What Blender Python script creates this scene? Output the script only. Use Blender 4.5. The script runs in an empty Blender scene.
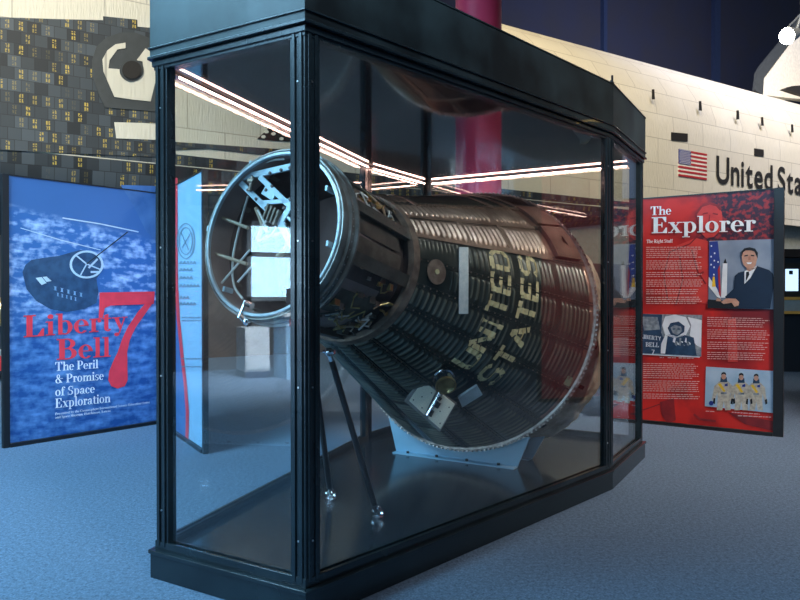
import bpy, bmesh, math, random
from mathutils import Vector, Matrix, noise
random.seed(4)
D = bpy.data
SC = bpy.context.scene
COL = SC.collection
R = math.radians
PI = math.pi

# ------------------------------------------------------------------ camera
EYE = Vector((0, 0, 1.333)); PITCH = math.atan(6/700)
cam = D.cameras.new('camera'); camo = D.objects.new('camera', cam); COL.objects.link(camo)
camo.location = EYE; camo.rotation_euler = (PI/2 - PITCH, 0, 0)
cam.sensor_width = 36; cam.lens = 31.5; cam.clip_end = 200; cam.clip_start = .05
SC.camera = camo
SC.view_settings.view_transform = 'Standard'; SC.view_settings.look = 'None'
SC.view_settings.gamma = 1; SC.view_settings.use_curve_mapping = False
SC.view_settings.exposure = 0.0

def ray(u, v):
    c, s = math.cos(PITCH), math.sin(PITCH)
    x, z = (u-400)/700, (300-v)/700
    return Vector((x, c+s*z, c*z-s))
def on_plane(u, v, p, n):
    d = ray(u, v); return EYE + d*((p-EYE).dot(n)/d.dot(n))
def at(u, v, Y):
    d = ray(u, v); return EYE + d*(Y/d.y)

# ------------------------------------------------------------------ materials
def node(nt, t, **k):
    n = nt.nodes.new(t)
    for a, b in k.items(): setattr(n, a, b)
    return n
def newmat(name):
    m = D.materials.new(name); m.use_nodes = True
    return m, m.node_tree, m.node_tree.nodes['Principled BSDF']
def c4(c): return (c[0], c[1], c[2], 1)
def mat(name, col, rough=.5, metal=0, col2=None, scale=8, bump=0, bscale=60, spec=.5, coat=0, detail=4, stretch=None, lo=.35, hi=.65, dist=.01):
    m, nt, b = newmat(name)
    b.inputs['Roughness'].default_value = rough; b.inputs['Metallic'].default_value = metal
    b.inputs['Specular IOR Level'].default_value = spec; b.inputs['Coat Weight'].default_value = coat
    tc = node(nt, 'ShaderNodeTexCoord'); vec = tc.outputs['Object']
    if stretch:
        mp = node(nt, 'ShaderNodeMapping'); mp.inputs['Scale'].default_value = stretch
        nt.links.new(vec, mp.inputs['Vector']); vec = mp.outputs['Vector']
    if col2 is None: col2 = tuple(min(1, x*1.18) for x in col)
    n = node(nt, 'ShaderNodeTexNoise'); n.inputs['Scale'].default_value = scale; n.inputs['Detail'].default_value = detail
    nt.links.new(vec, n.inputs['Vector'])
    r = node(nt, 'ShaderNodeValToRGB'); r.color_ramp.elements[0].color = c4(col); r.color_ramp.elements[1].color = c4(col2)
    r.color_ramp.elements[0].position = lo; r.color_ramp.elements[1].position = hi
    nt.links.new(n.outputs['Fac'], r.inputs['Fac']); nt.links.new(r.outputs['Color'], b.inputs['Base Color'])
    if bump:
        n2 = node(nt, 'ShaderNodeTexNoise'); n2.inputs['Scale'].default_value = bscale; n2.inputs['Detail'].default_value = 3
        nt.links.new(vec, n2.inputs['Vector'])
        bp = node(nt, 'ShaderNodeBump'); bp.inputs['Strength'].default_value = bump; bp.inputs['Distance'].default_value = dist
        nt.links.new(n2.outputs['Fac'], bp.inputs['Height']); nt.links.new(bp.outputs['Normal'], b.inputs['Normal'])
    return m
def emit(name, col, s):
    m, nt, b = newmat(name)
    b.inputs['Base Color'].default_value = c4(col); b.inputs['Emission Color'].default_value = c4(col); b.inputs['Emission Strength'].default_value = s
    return m
def glassmat(name, tint=(1, 1, 1), gloss=1.0):
    m = D.materials.new(name); m.use_nodes = True; nt = m.node_tree; nt.nodes.clear()
    out = node(nt, 'ShaderNodeOutputMaterial'); mx = node(nt, 'ShaderNodeMixShader')
    tr = node(nt, 'ShaderNodeBsdfTransparent'); tr.inputs[0].default_value = c4(tint)
    gl = node(nt, 'ShaderNodeBsdfGlossy'); gl.inputs['Roughness'].default_value = 0.0; gl.inputs[0].default_value = (gloss, gloss, gloss, 1)
    fr = node(nt, 'ShaderNodeFresnel'); ge = node(nt, 'ShaderNodeNewGeometry')
    mr = node(nt, 'ShaderNodeMapRange'); mr.inputs['To Min'].default_value = 1.5; mr.inputs['To Max'].default_value = 1/1.5
    L = nt.links.new
    L(ge.outputs['Backfacing'], mr.inputs['Value']); L(mr.outputs['Result'], fr.inputs['IOR'])
    L(fr.outputs[0], mx.inputs[0]); L(tr.outputs[0], mx.inputs[1]); L(gl.outputs[0], mx.inputs[2]); L(mx.outputs[0], out.inputs[0])
    return m

class NB:   # tiny math-node writer
    def __init__(s, nt): s.nt = nt
    def m(s, op, *a):
        n = node(s.nt, 'ShaderNodeMath', operation=op)
        for i, x in enumerate(a):
            if isinstance(x, (int, float)): n.inputs[i].default_value = x
            else: s.nt.links.new(x, n.inputs[i])
        return n.outputs[0]
    def mix(s, f, a, b):
        n = node(s.nt, 'ShaderNodeMix', data_type='RGBA')
        for k, x in ((0, f), (6, a), (7, b)):
            if isinstance(x, (int, float)): n.inputs[k].default_value = x
            elif isinstance(x, tuple): n.inputs[k].default_value = c4(x)
            else: s.nt.links.new(x, n.inputs[k])
        return n.outputs[2]
    def noise(s, vec, sc, det=3, scl=None, out='Fac'):
        if scl:
            mp = node(s.nt, 'ShaderNodeMapping'); mp.inputs['Scale'].default_value = scl
            s.nt.links.new(vec, mp.inputs[0]); vec = mp.outputs[0]
        n = node(s.nt, 'ShaderNodeTexNoise'); n.inputs['Scale'].default_value = sc; n.inputs['Detail'].default_value = det
        s.nt.links.new(vec, n.inputs[0]); return n.outputs[out]
    def step(s, x, lo, hi):
        n = node(s.nt, 'ShaderNodeMapRange'); n.inputs['From Min'].default_value = lo; n.inputs['From Max'].default_value = hi
        s.nt.links.new(x, n.inputs[0]); return n.outputs[0]

def carpet_mat():
    m, nt, b = newmat('carpet'); q = NB(nt); tc = node(nt, 'ShaderNodeTexCoord').outputs['Object']
    f = q.noise(tc, 110, 3); g = q.noise(tc, 1.2, 2); h = q.noise(tc, 45, 2)
    f = q.m('ADD', q.m('MULTIPLY', f, .6), q.m('MULTIPLY', h, .4))
    col = q.mix(q.step(f, .36, .64), (.066, .096, .142), (.17, .245, .345))
    col = q.mix(q.m('MULTIPLY', q.step(g, .35, .7), .25), col, (.10, .14, .20))
    nt.links.new(col, b.inputs['Base Color']); b.inputs['Roughness'].default_value = .95; b.inputs['Specular IOR Level'].default_value = .1
    bp = node(nt, 'ShaderNodeBump'); bp.inputs['Strength'].default_value = .6; bp.inputs['Distance'].default_value = .006
    nt.links.new(f, bp.inputs['Height']); nt.links.new(bp.outputs[0], b.inputs['Normal'])
    return m
def black_tile_mat():
    m, nt, b = newmat('black_thermal_tiles'); q = NB(nt)
    uv = node(nt, 'ShaderNodeTexCoord').outputs['UV']
    sp = node(nt, 'ShaderNodeSeparateXYZ'); nt.links.new(uv, sp.inputs[0])
    x, y = sp.outputs[0], sp.outputs[1]
    S = .215
    yy = q.m('DIVIDE', y, S); row = q.m('FLOOR', yy)
    xx = q.m('ADD', q.m('DIVIDE', x, S), q.m('MULTIPLY', row, .5)); colm = q.m('FLOOR', xx)
    fx = q.m('FRACT', xx); fy = q.m('FRACT', yy)
    cv = node(nt, 'ShaderNodeCombineXYZ'); nt.links.new(colm, cv.inputs[0]); nt.links.new(row, cv.inputs[1])
    wn = node(nt, 'ShaderNodeTexWhiteNoise', noise_dimensions='3D'); nt.links.new(cv.outputs[0], wn.inputs[0])
    base = q.mix(wn.outputs['Value'], (.010, .013, .016), (.062, .078, .092))
    # paired part-number ticks in yellow
    ax = q.m('ABSOLUTE', q.m('SUBTRACT', fx, .5)); ay = q.m('ABSOLUTE', q.m('SUBTRACT', fy, .5))
    inx = q.m('MULTIPLY', q.m('LESS_THAN', ax, .15), q.m('GREATER_THAN', ax, .035))
    iny = q.m('MULTIPLY', q.m('LESS_THAN', ay, .36), q.m('GREATER_THAN', ay, .05))
    grit = q.m('GREATER_THAN', q.noise(uv, 30, 1), .42)
    mk = q.m('MULTIPLY', q.m('MULTIPLY', inx, iny), q.m('MULTIPLY', grit, .8))
    alt = q.m('LESS_THAN', q.m('FRACT', q.m('ADD', q.m('MULTIPLY', colm, .5), .1)), .5)
    wn2 = node(nt, 'ShaderNodeSeparateColor'); nt.links.new(wn.outputs['Color'], wn2.inputs[0])
    mk = q.m('MULTIPLY', mk, q.step(wn2.outputs[1], .30, 1.0))
    col = q.mix(mk, base, (.62, .45, .07))
    edge = q.m('MAXIMUM', q.m('GREATER_THAN', ax, .475), q.m('GREATER_THAN', ay, .475))
    col = q.mix(q.m('MULTIPLY', edge, .7), col, (.006, .007, .008))
    nt.links.new(col, b.inputs['Base Color']); b.inputs['Roughness'].default_value = .62
    return m
def white_tile_mat():
    m, nt, b = newmat('white_insulation_blankets'); q = NB(nt)
    uv = node(nt, 'ShaderNodeTexCoord').outputs['UV']
    br = node(nt, 'ShaderNodeTexBrick'); nt.links.new(uv, br.inputs['Vector'])
    br.inputs['Scale'].default_value = 1; br.inputs['Brick Width'].default_value = 1.55; br.inputs['Row Height'].default_value = .78
    br.inputs['Mortar Size'].default_value = .012; br.inputs['Mortar Smooth'].default_value = .3
    br.inputs['Color1'].default_value = (.72, .68, .56, 1); br.inputs['Color2'].default_value = (.65, .61, .50, 1); br.inputs['Mortar'].default_value = (.40, .37, .30, 1)
    st = q.noise(uv, 5, 4, scl=(5, .7, 1)); bl = q.noise(uv, .9, 3)
    col = q.mix(q.m('MULTIPLY', q.step(st, .45, .75), .28), br.outputs['Color'], (.50, .48, .42))
    col = q.mix(q.m('MULTIPLY', q.step(bl, .5, .8), .3), col, (.80, .78, .72))
    nt.links.new(col, b.inputs['Base Color']); b.inputs['Roughness'].default_value = .7
    bp = node(nt, 'ShaderNodeBump'); bp.inputs['Strength'].default_value = .5; bp.inputs['Distance'].default_value = .04
    nt.links.new(st, bp.inputs['Height']); nt.links.new(bp.outputs[0], b.inputs['Normal'])
    return m
def ocean_mat():
    m, nt, b = newmat('printed_ocean_photo'); q = NB(nt)
    uv = node(nt, 'ShaderNodeTexCoord').outputs['UV']
    sp = node(nt, 'ShaderNodeSeparateXYZ'); nt.links.new(uv, sp.inputs[0]); y = sp.outputs[1]
    mp = node(nt, 'ShaderNodeMapping'); mp.inputs['Rotation'].default_value = (0, 0, R(38)); mp.inputs['Scale'].default_value = (1.1, 4.2, 1)
    nt.links.new(uv, mp.inputs[0])
    a = q.noise(mp.outputs[0], 3.6, 8); c = q.noise(uv, 16, 6)
    f = q.m('ADD', q.m('MULTIPLY', a, .62), q.m('MULTIPLY', c, .38))
    deep = q.mix(q.step(f, .42, .66), (.015, .09, .30), (.14, .32, .66))
    foam = q.mix(q.step(f, .47, .64), (.04, .14, .38), (.46, .62, .90))
    col = q.mix(q.step(y, .85, 1.35), deep, foam)
    sky = q.mix(q.noise(uv, 1.5, 3), (.045, .13, .33), (.06, .15, .36))
    line = q.m('ADD', q.m('MULTIPLY', sp.outputs[0], -.16), 2.08)
    col = q.mix(q.step(q.m('SUBTRACT', y, line), -.03, .05), col, sky)
    nt.links.new(col, b.inputs['Base Color']); b.inputs['Roughness'].default_value = .55; b.inputs['Specular IOR Level'].default_value = .3
    return m
def redprint_mat():
    m, nt, b = newmat('printed_red_photo'); q = NB(nt)
    uv = node(nt, 'ShaderNodeTexCoord').outputs['UV']
    sp = node(nt, 'ShaderNodeSeparateXYZ'); nt.links.new(uv, sp.inputs[0]); x, y = sp.outputs[0], sp.outputs[1]
    lv = q.noise(uv, 22, 6); bg = q.noise(uv, 2.2, 4)
    red = q.mix(q.step(bg, .45, .62), (.62, .030, .026), (.36, .020, .024))
    leaf = q.mix(q.step(lv, .48, .60), (.052, .028, .052), (.34, .04, .05))
    fm = q.m('MULTIPLY', q.step(q.m('ADD', x, q.m('MULTIPLY', bg, .5)), .80, 1.0), q.step(y, 1.78, 1.86))
    col = q.mix(fm, red, leaf)
    dk = q.m('MULTIPLY', q.step(q.m('ADD', x, q.m('MULTIPLY', bg, .9)), 1.20, 1.35), q.m('MULTIPLY', q.step(y, .95, 1.1), q.m('LESS_THAN', y, 1.8)))
    col = q.mix(q.m('MULTIPLY', dk, .8), col, (.11, .018, .03))
    low = q.m('SUBTRACT', 1.0, q.step(y, .45, .62))
    col = q.mix(q.m('MULTIPLY', low, .75), col, q.mix(q.step(bg, .5, .6), (.72, .032, .025), (.45, .02, .02)))
    nt.links.new(col, b.inputs['Base Color']); b.inputs['Roughness'].default_value = .5; b.inputs['Specular IOR Level'].default_value = .3
    return m

M = {}
M['carpet'] = carpet_mat()
M['btile'] = black_tile_mat(); M['wtile'] = white_tile_mat()
M['ocean'] = ocean_mat(); M['redprint'] = redprint_mat()
M['black'] = mat('black_painted_steel', (.009, .015, .019), .27, 0, (.014, .024, .030), scale=5, bump=.05, bscale=30, spec=.5, coat=.1)
M['headerp'] = mat('scuffed_black_panel', (.008, .012, .014), .42, 0, (.026, .042, .048), scale=3, detail=8, spec=.28, bump=.05, bscale=12, coat=.1)
M['soffit'] = mat('glossy_black_soffit', (.012, .011, .012), .07, 0, (.02, .018, .02), scale=2, spec=.5, coat=.2)
M['deck'] = mat('glossy_black_deck', (.008, .010, .013), .16, 0, (.020, .025, .030), scale=2.2, detail=8, spec=.4)
M['glass'] = glassmat('case_glass', (.985, .995, .992))
M['led'] = emit('warm_light_strip', (1, .58, .48), 28)
M['screwm'] = mat('screw_steel', (.55, .55, .55), .3, 1)
M['hull'] = mat('dark_oxidised_shingles', (.040, .052, .048), .30, .6, (.085, .095, .082), scale=6, bump=.1, bscale=80, spec=.7)
M['ridge'] = mat('worn_bead_ridges', (.10, .11, .09), .34, .5, (.22, .21, .16), scale=5)
M['hullb'] = mat('browned_shingles', (.27, .19, .145), .36, .7, (.42, .31, .24), scale=7, bump=.15, bscale=80)
M['hullc'] = mat('copper_toned_panel', (.20, .11, .085), .36, .7, (.32, .20, .15), scale=5, bump=.1, bscale=50)
M['hullg'] = mat('grey_flat_hatch', (.055, .060, .052), .45, .5, (.10, .10, .085), scale=9)
M['ring'] = mat('weathered_grey_ring', (.17, .155, .14), .42, .6, (.34, .33, .31), scale=9, bump=.2, bscale=40)
M['ringl'] = mat('pale_grey_blue_ring', (.42, .50, .54), .38, .35, (.58, .66, .70), scale=12)
M['inner'] = mat('dark_brown_interior', (.075, .050, .045), .55, .2, (.13, .095, .085), scale=7)
M['liner'] = mat('brown_neck_liner', (.27, .18, .16), .5, 0, (.38, .27, .24), scale=6)
M['pale'] = mat('pale_blue_painted_metal', (.38, .52, .60), .45, .2, (.50, .64, .70), scale=14)
M['cradle'] = mat('light_blue_painted_steel', (.24, .42, .56), .42, .1, (.30, .48, .62), scale=3)
M['beam'] = mat('olive_grey_beam', (.10, .095, .08), .45, .5, (.17, .155, .13), scale=10)
M['panelbrown'] = mat('stained_tan_panel', (.14, .11, .085), .5, .4, (.23, .19, .145), scale=16, detail=6)
M['chrome'] = mat('polished_chrome', (.75, .77, .80), .12, 1)
M['brass'] = mat('aged_brass', (.42, .30, .12), .3, .9, (.62, .48, .22), scale=20)
M['wire'] = mat('tan_wire', (.35, .25, .16), .5, 0)
M['wirel'] = mat('light_wire', (.62, .60, .55), .45, .1)
M['bag'] = mat('crumpled_tan_skirt', (.26, .20, .14), .6, .15, (.44, .37, .28), scale=7, detail=8, bump=.9, bscale=16, dist=.03)
M['letter'] = mat('cream_paint', (.80, .69, .38), .6, 0, (.60, .51, .27), scale=30)
M['white'] = mat('white_strip', (.62, .70, .70), .5, 0, (.80, .84, .82), scale=30)  # pale colour of the glass reflection painted on the hull
M['cream'] = mat('cream_plate', (.82, .76, .60), .45, 0, (.86, .80, .65))
M['green'] = mat('pale_green_tag', (.22, .30, .20), .6)
M['yellow'] = mat('yellow_paint', (.75, .50, .04), .5)
M['gold'] = mat('rusty_patch', (.20, .14, .11), .5, .5, (.34, .26, .20), scale=20)
M['navy'] = mat('navy_wall_paint', (.024, .026, .044), .7, 0, (.020, .025, .055), scale=.7)
M['navyl'] = mat('blue_trim_paint', (.014, .028, .075), .6)
M['hallwall'] = mat('hall_wall_paint', (.022, .020, .024), .8)
M['greyw'] = mat('grey_green_wall_paint', (.26, .28, .25), .8)
M['darkw'] = mat('dark_brown_exhibit_wall', (.050, .044, .044), .6, 0, (.085, .07, .066), scale=1.2)
M['magenta'] = mat('raspberry_column_paint', (.52, .035, .10), .45, 0, (.56, .045, .12), scale=2)
M['print_red'] = mat('red_lettering_ink', (.85, .045, .065), .5)
M['print_white'] = mat('white_lettering_ink', (.80, .84, .88), .5)
M['lines'] = mat('text_line_ink', (.62, .40, .40), .5)
M['bline'] = mat('grey_blue_ink', (.16, .26, .34), .5)
M['lblue'] = mat('light_blue_print', (.30, .55, .78), .5, 0, (.35, .60, .82), scale=2)
M['blkpost'] = mat('matt_black_post', (.008, .009, .011), .45)
M['inkb'] = mat('blue_black_print', (.012, .045, .11), .5, 0, (.03, .085, .17), scale=14)
M['inkm'] = mat('mid_blue_print', (.18, .33, .52), .5, 0, (.30, .46, .64), scale=18)
M['inkg'] = mat('pale_ink', (.48, .60, .68), .5)
M['redd'] = mat('dark_red_print', (.20, .012, .018), .5, 0, (.32, .018, .022), scale=9)
M['redl'] = mat('bright_red_print', (.72, .06, .05), .5, 0, (.60, .04, .04), scale=9)
M['p_sky'] = mat('studio_backdrop_print', (.17, .24, .35), .5, 0, (.30, .38, .50), scale=3.5, detail=3)
M['p_suit'] = mat('navy_suit_print', (.006, .022, .055), .5)
M['p_skin'] = mat('skin_print', (.52, .28, .20), .5, 0, (.60, .36, .27), scale=30)
M['p_white'] = mat('white_print', (.72, .78, .84), .5)
M['p_black'] = mat('black_print', (.010, .014, .020), .5)
M['p_grey'] = mat('grey_print', (.16, .20, .25), .5, 0, (.36, .42, .48), scale=26)
M['p_sky2'] = mat('pale_sky_print', (.32, .50, .68), .5, 0, (.46, .62, .78), scale=5)
M['p_blue'] = mat('flag_blue_print', (.02, .05, .30), .5)
M['p_tan'] = mat('tan_suit_print', (.42, .40, .34), .5, 0, (.60, .57, .48), scale=40)
M['vent'] = mat('dark_vent', (.012, .010, .008), .7)
M['ink'] = mat('black_marking', (.018, .016, .014), .6)
M['flagr'] = mat('flag_red', (.40, .025, .03), .6)
M['flagw'] = mat('flag_white', (.76, .72, .62), .6)
M['flagb'] = mat('flag_canton_blue', (.06, .08, .25), .6)
M['finw'] = mat('cream_fin_skin', (.70, .66, .54), .7)
M['ledge'] = mat('dark_leading_edge', (.040, .046, .048), .6)
M['lampglow'] = emit('spotlight_glow', (1, .93, .82), 60)
M['sconce'] = emit('sconce_glow', (1, .68, .22), 14)
M['screen'] = emit('lit_screen', (.55, .75, 1), 1.3)
M['orange'] = mat('orange_stripe', (.62, .30, .06), .5)
M['silver'] = mat('silver_band', (.33, .35, .34), .4, .3)
M['redbase'] = mat('red_plinth_paint', (.50, .03, .03), .5)
M['doorb'] = mat('dark_wood_door', (.035, .022, .018), .45)
M['alu'] = mat('window_frame_metal', (.25, .28, .30), .4, .5)
M['whitep'] = mat('white_pillar_paint', (.65, .68, .70), .6)

# ------------------------------------------------------------------ mesh builder
def frame_of(d):
    d = d.normalized(); u = Vector((0, 0, 1)) if abs(d.z) < .9 else Vector((1, 0, 0))
    x = d.cross(u).normalized(); return x, x.cross(d).normalized()
class MB:
    def __init__(s): s.v = []; s.f = []; s.m = []; s.uv = None
    def add(s, vs, fs, mi=0):
        o = len(s.v); s.v += [Vector(p) for p in vs]; s.f += [tuple(i+o for i in f) for f in fs]; s.m += [mi]*len(fs); return s
    def box(s, c, ax, ay, az, mi=0):    # centre and three half-axis vectors
        c, ax, ay, az = Vector(c), Vector(ax), Vector(ay), Vector(az)
        vs = [c+ax*i+ay*j+az*k for i in (-1, 1) for j in (-1, 1) for k in (-1, 1)]
        return s.add(vs, [(0, 1, 3, 2), (4, 6, 7, 5), (0, 4, 5, 1), (2, 3, 7, 6), (0, 2, 6, 4), (1, 5, 7, 3)], mi)
    def abox(s, x0, x1, y0, y1, z0, z1, mi=0):
        return s.box(((x0+x1)/2, (y0+y1)/2, (z0+z1)/2), ((x1-x0)/2, 0, 0), (0, (y1-y0)/2, 0), (0, 0, (z1-z0)/2), mi)
    def prism(s, pts, d, mi=0):
        n = len(pts); pts = [Vector(p) for p in pts]; d = Vector(d)
        return s.add(pts+[p+d for p in pts], [tuple(range(n))[::-1], tuple(range(n, 2*n))]+[(i, (i+1) % n, n+(i+1) % n, n+i) for i in range(n)], mi)
    def tube(s, path, r, n=10, mi=0, cap=True):
        path = [Vector(p) for p in path]; k = len(path); rr = r if isinstance(r, (list, tuple)) else [r]*k
        rings = []; px = None
        for i, p in enumerate(path):
            d = (path[min(i+1, k-1)]-path[max(i-1, 0)]).normalized()
            if px is None: x, y = frame_of(d)
            else:
                x = (px-d*px.dot(d)).normalized(); y = x.cross(d)
            px = x
            rings.append([p+(x*math.cos(2*PI*j/n)+y*math.sin(2*PI*j/n))*rr[i] for j in range(n)])
        vs = [q for rg in rings for q in rg]; fs = []
        for i in range(k-1):
            for j in range(n):
                fs.append((i*n+j, i*n+(j+1) % n, (i+1)*n+(j+1) % n, (i+1)*n+j))
        if cap: fs += [tuple(range(n))[::-1], tuple(range((k-1)*n, k*n))]
        return s.add(vs, fs, mi)
    def lathe(s, o, ax, prof, n=96, a0=0, a1=2*PI, x=None, y=None, mi=0, closed=False):
        # prof: list of (t, r); revolve about o + t*ax
        o, ax = Vector(o), Vector(ax)
        if x is None: x, y = frame_of(ax)
        full = abs(a1-a0-2*PI) < 1e-6; m = n if full else n+1; k = len(prof)
        vs = [o+ax*t+(x*math.cos(a0+(a1-a0)*j/n)+y*math.sin(a0+(a1-a0)*j/n))*r for (t, r) in prof for j in range(m)]
        fs = []
        for i in range(k if closed else k-1):
            i2 = (i+1) % k
            for j in range(n):
                j2 = (j+1) % m if full else j+1
                fs.append((i*m+j, i*m+j2, i2*m+j2, i2*m+j))
        return s.add(vs, fs, mi)
    def ball(s, c, r, n=8, mi=0):
        c = Vector(c); vs = [c+Vector((0, 0, r))]
        k = max(3, n//2)
        for i in range(1, k):
            for j in range(n):
                a, b2 = PI*i/k, 2*PI*j/n
                vs.append(c+Vector((math.sin(a)*math.cos(b2), math.sin(a)*math.sin(b2), math.cos(a)))*r)
        vs.append(c-Vector((0, 0, r))); L = len(vs)-1
        fs = [(0, 1+j, 1+(j+1) % n) for j in range(n)]
        for i in range(k-2):
            for j in range(n): fs.append((1+i*n+j, 1+(i+1)*n+j, 1+(i+1)*n+(j+1) % n, 1+i*n+(j+1) % n))
        fs += [(L, 1+(k-2)*n+(j+1) % n, 1+(k-2)*n+j) for j in range(n)]
        return s.add(vs, fs, mi)
    def build(s, name, mats, parent=None, smooth=False, origin=None, uvf=None, bevel=0, recalc=True, angle=35):
        if not isinstance(mats, (list, tuple)): mats = [mats]
        off = wloc(parent) if parent is not None else Vector((0, 0, 0))
        org = Vector(origin) if origin is not None else (off if parent is not None else Vector((0, 0, 0)))
        me = D.meshes.new(name); me.from_pydata([tuple(p-org) for p in s.v], [], s.f)
        for mt in mats: me.materials.append(mt)
        for p, mi in zip(me.polygons, s.m): p.material_index = mi; p.use_smooth = smooth
        if uvf:
            ul = me.uv_layers.new(name='UVMap')
            for lp in me.loops: ul.data[lp.index].uv = uvf(s.v[lp.vertex_index])
        if recalc:
            bm = bmesh.new(); bm.from_mesh(me); bmesh.ops.recalc_face_normals(bm, faces=bm.faces); bm.to_mesh(me); bm.free()
        if smooth: me.set_sharp_from_angle(angle=R(angle))
        o = D.objects.new(name, me); COL.objects.link(o); o.location = org-off
        if parent is not None: o.parent = parent
        WL[o.name] = org
        if bevel:
            bv = o.modifiers.new('bevel', 'BEVEL'); bv.width = bevel; bv.segments = 2; bv.limit_method = 'ANGLE'
        return o
WL = {}
def wloc(o): return WL[o.name]
def tag(o, label=None, cat=None, group=None, kind=None):
    if label: o['label'] = label
    if cat: o['category'] = cat
    if group: o['group'] = group
    if kind: o['kind'] = kind
    return o
def empty(name, loc, label, cat, group=None):
    o = D.objects.new(name, None); COL.objects.link(o); o.location = loc; o.empty_display_size = .2; WL[o.name] = Vector(loc)
    return tag(o, label, cat, group)

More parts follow.
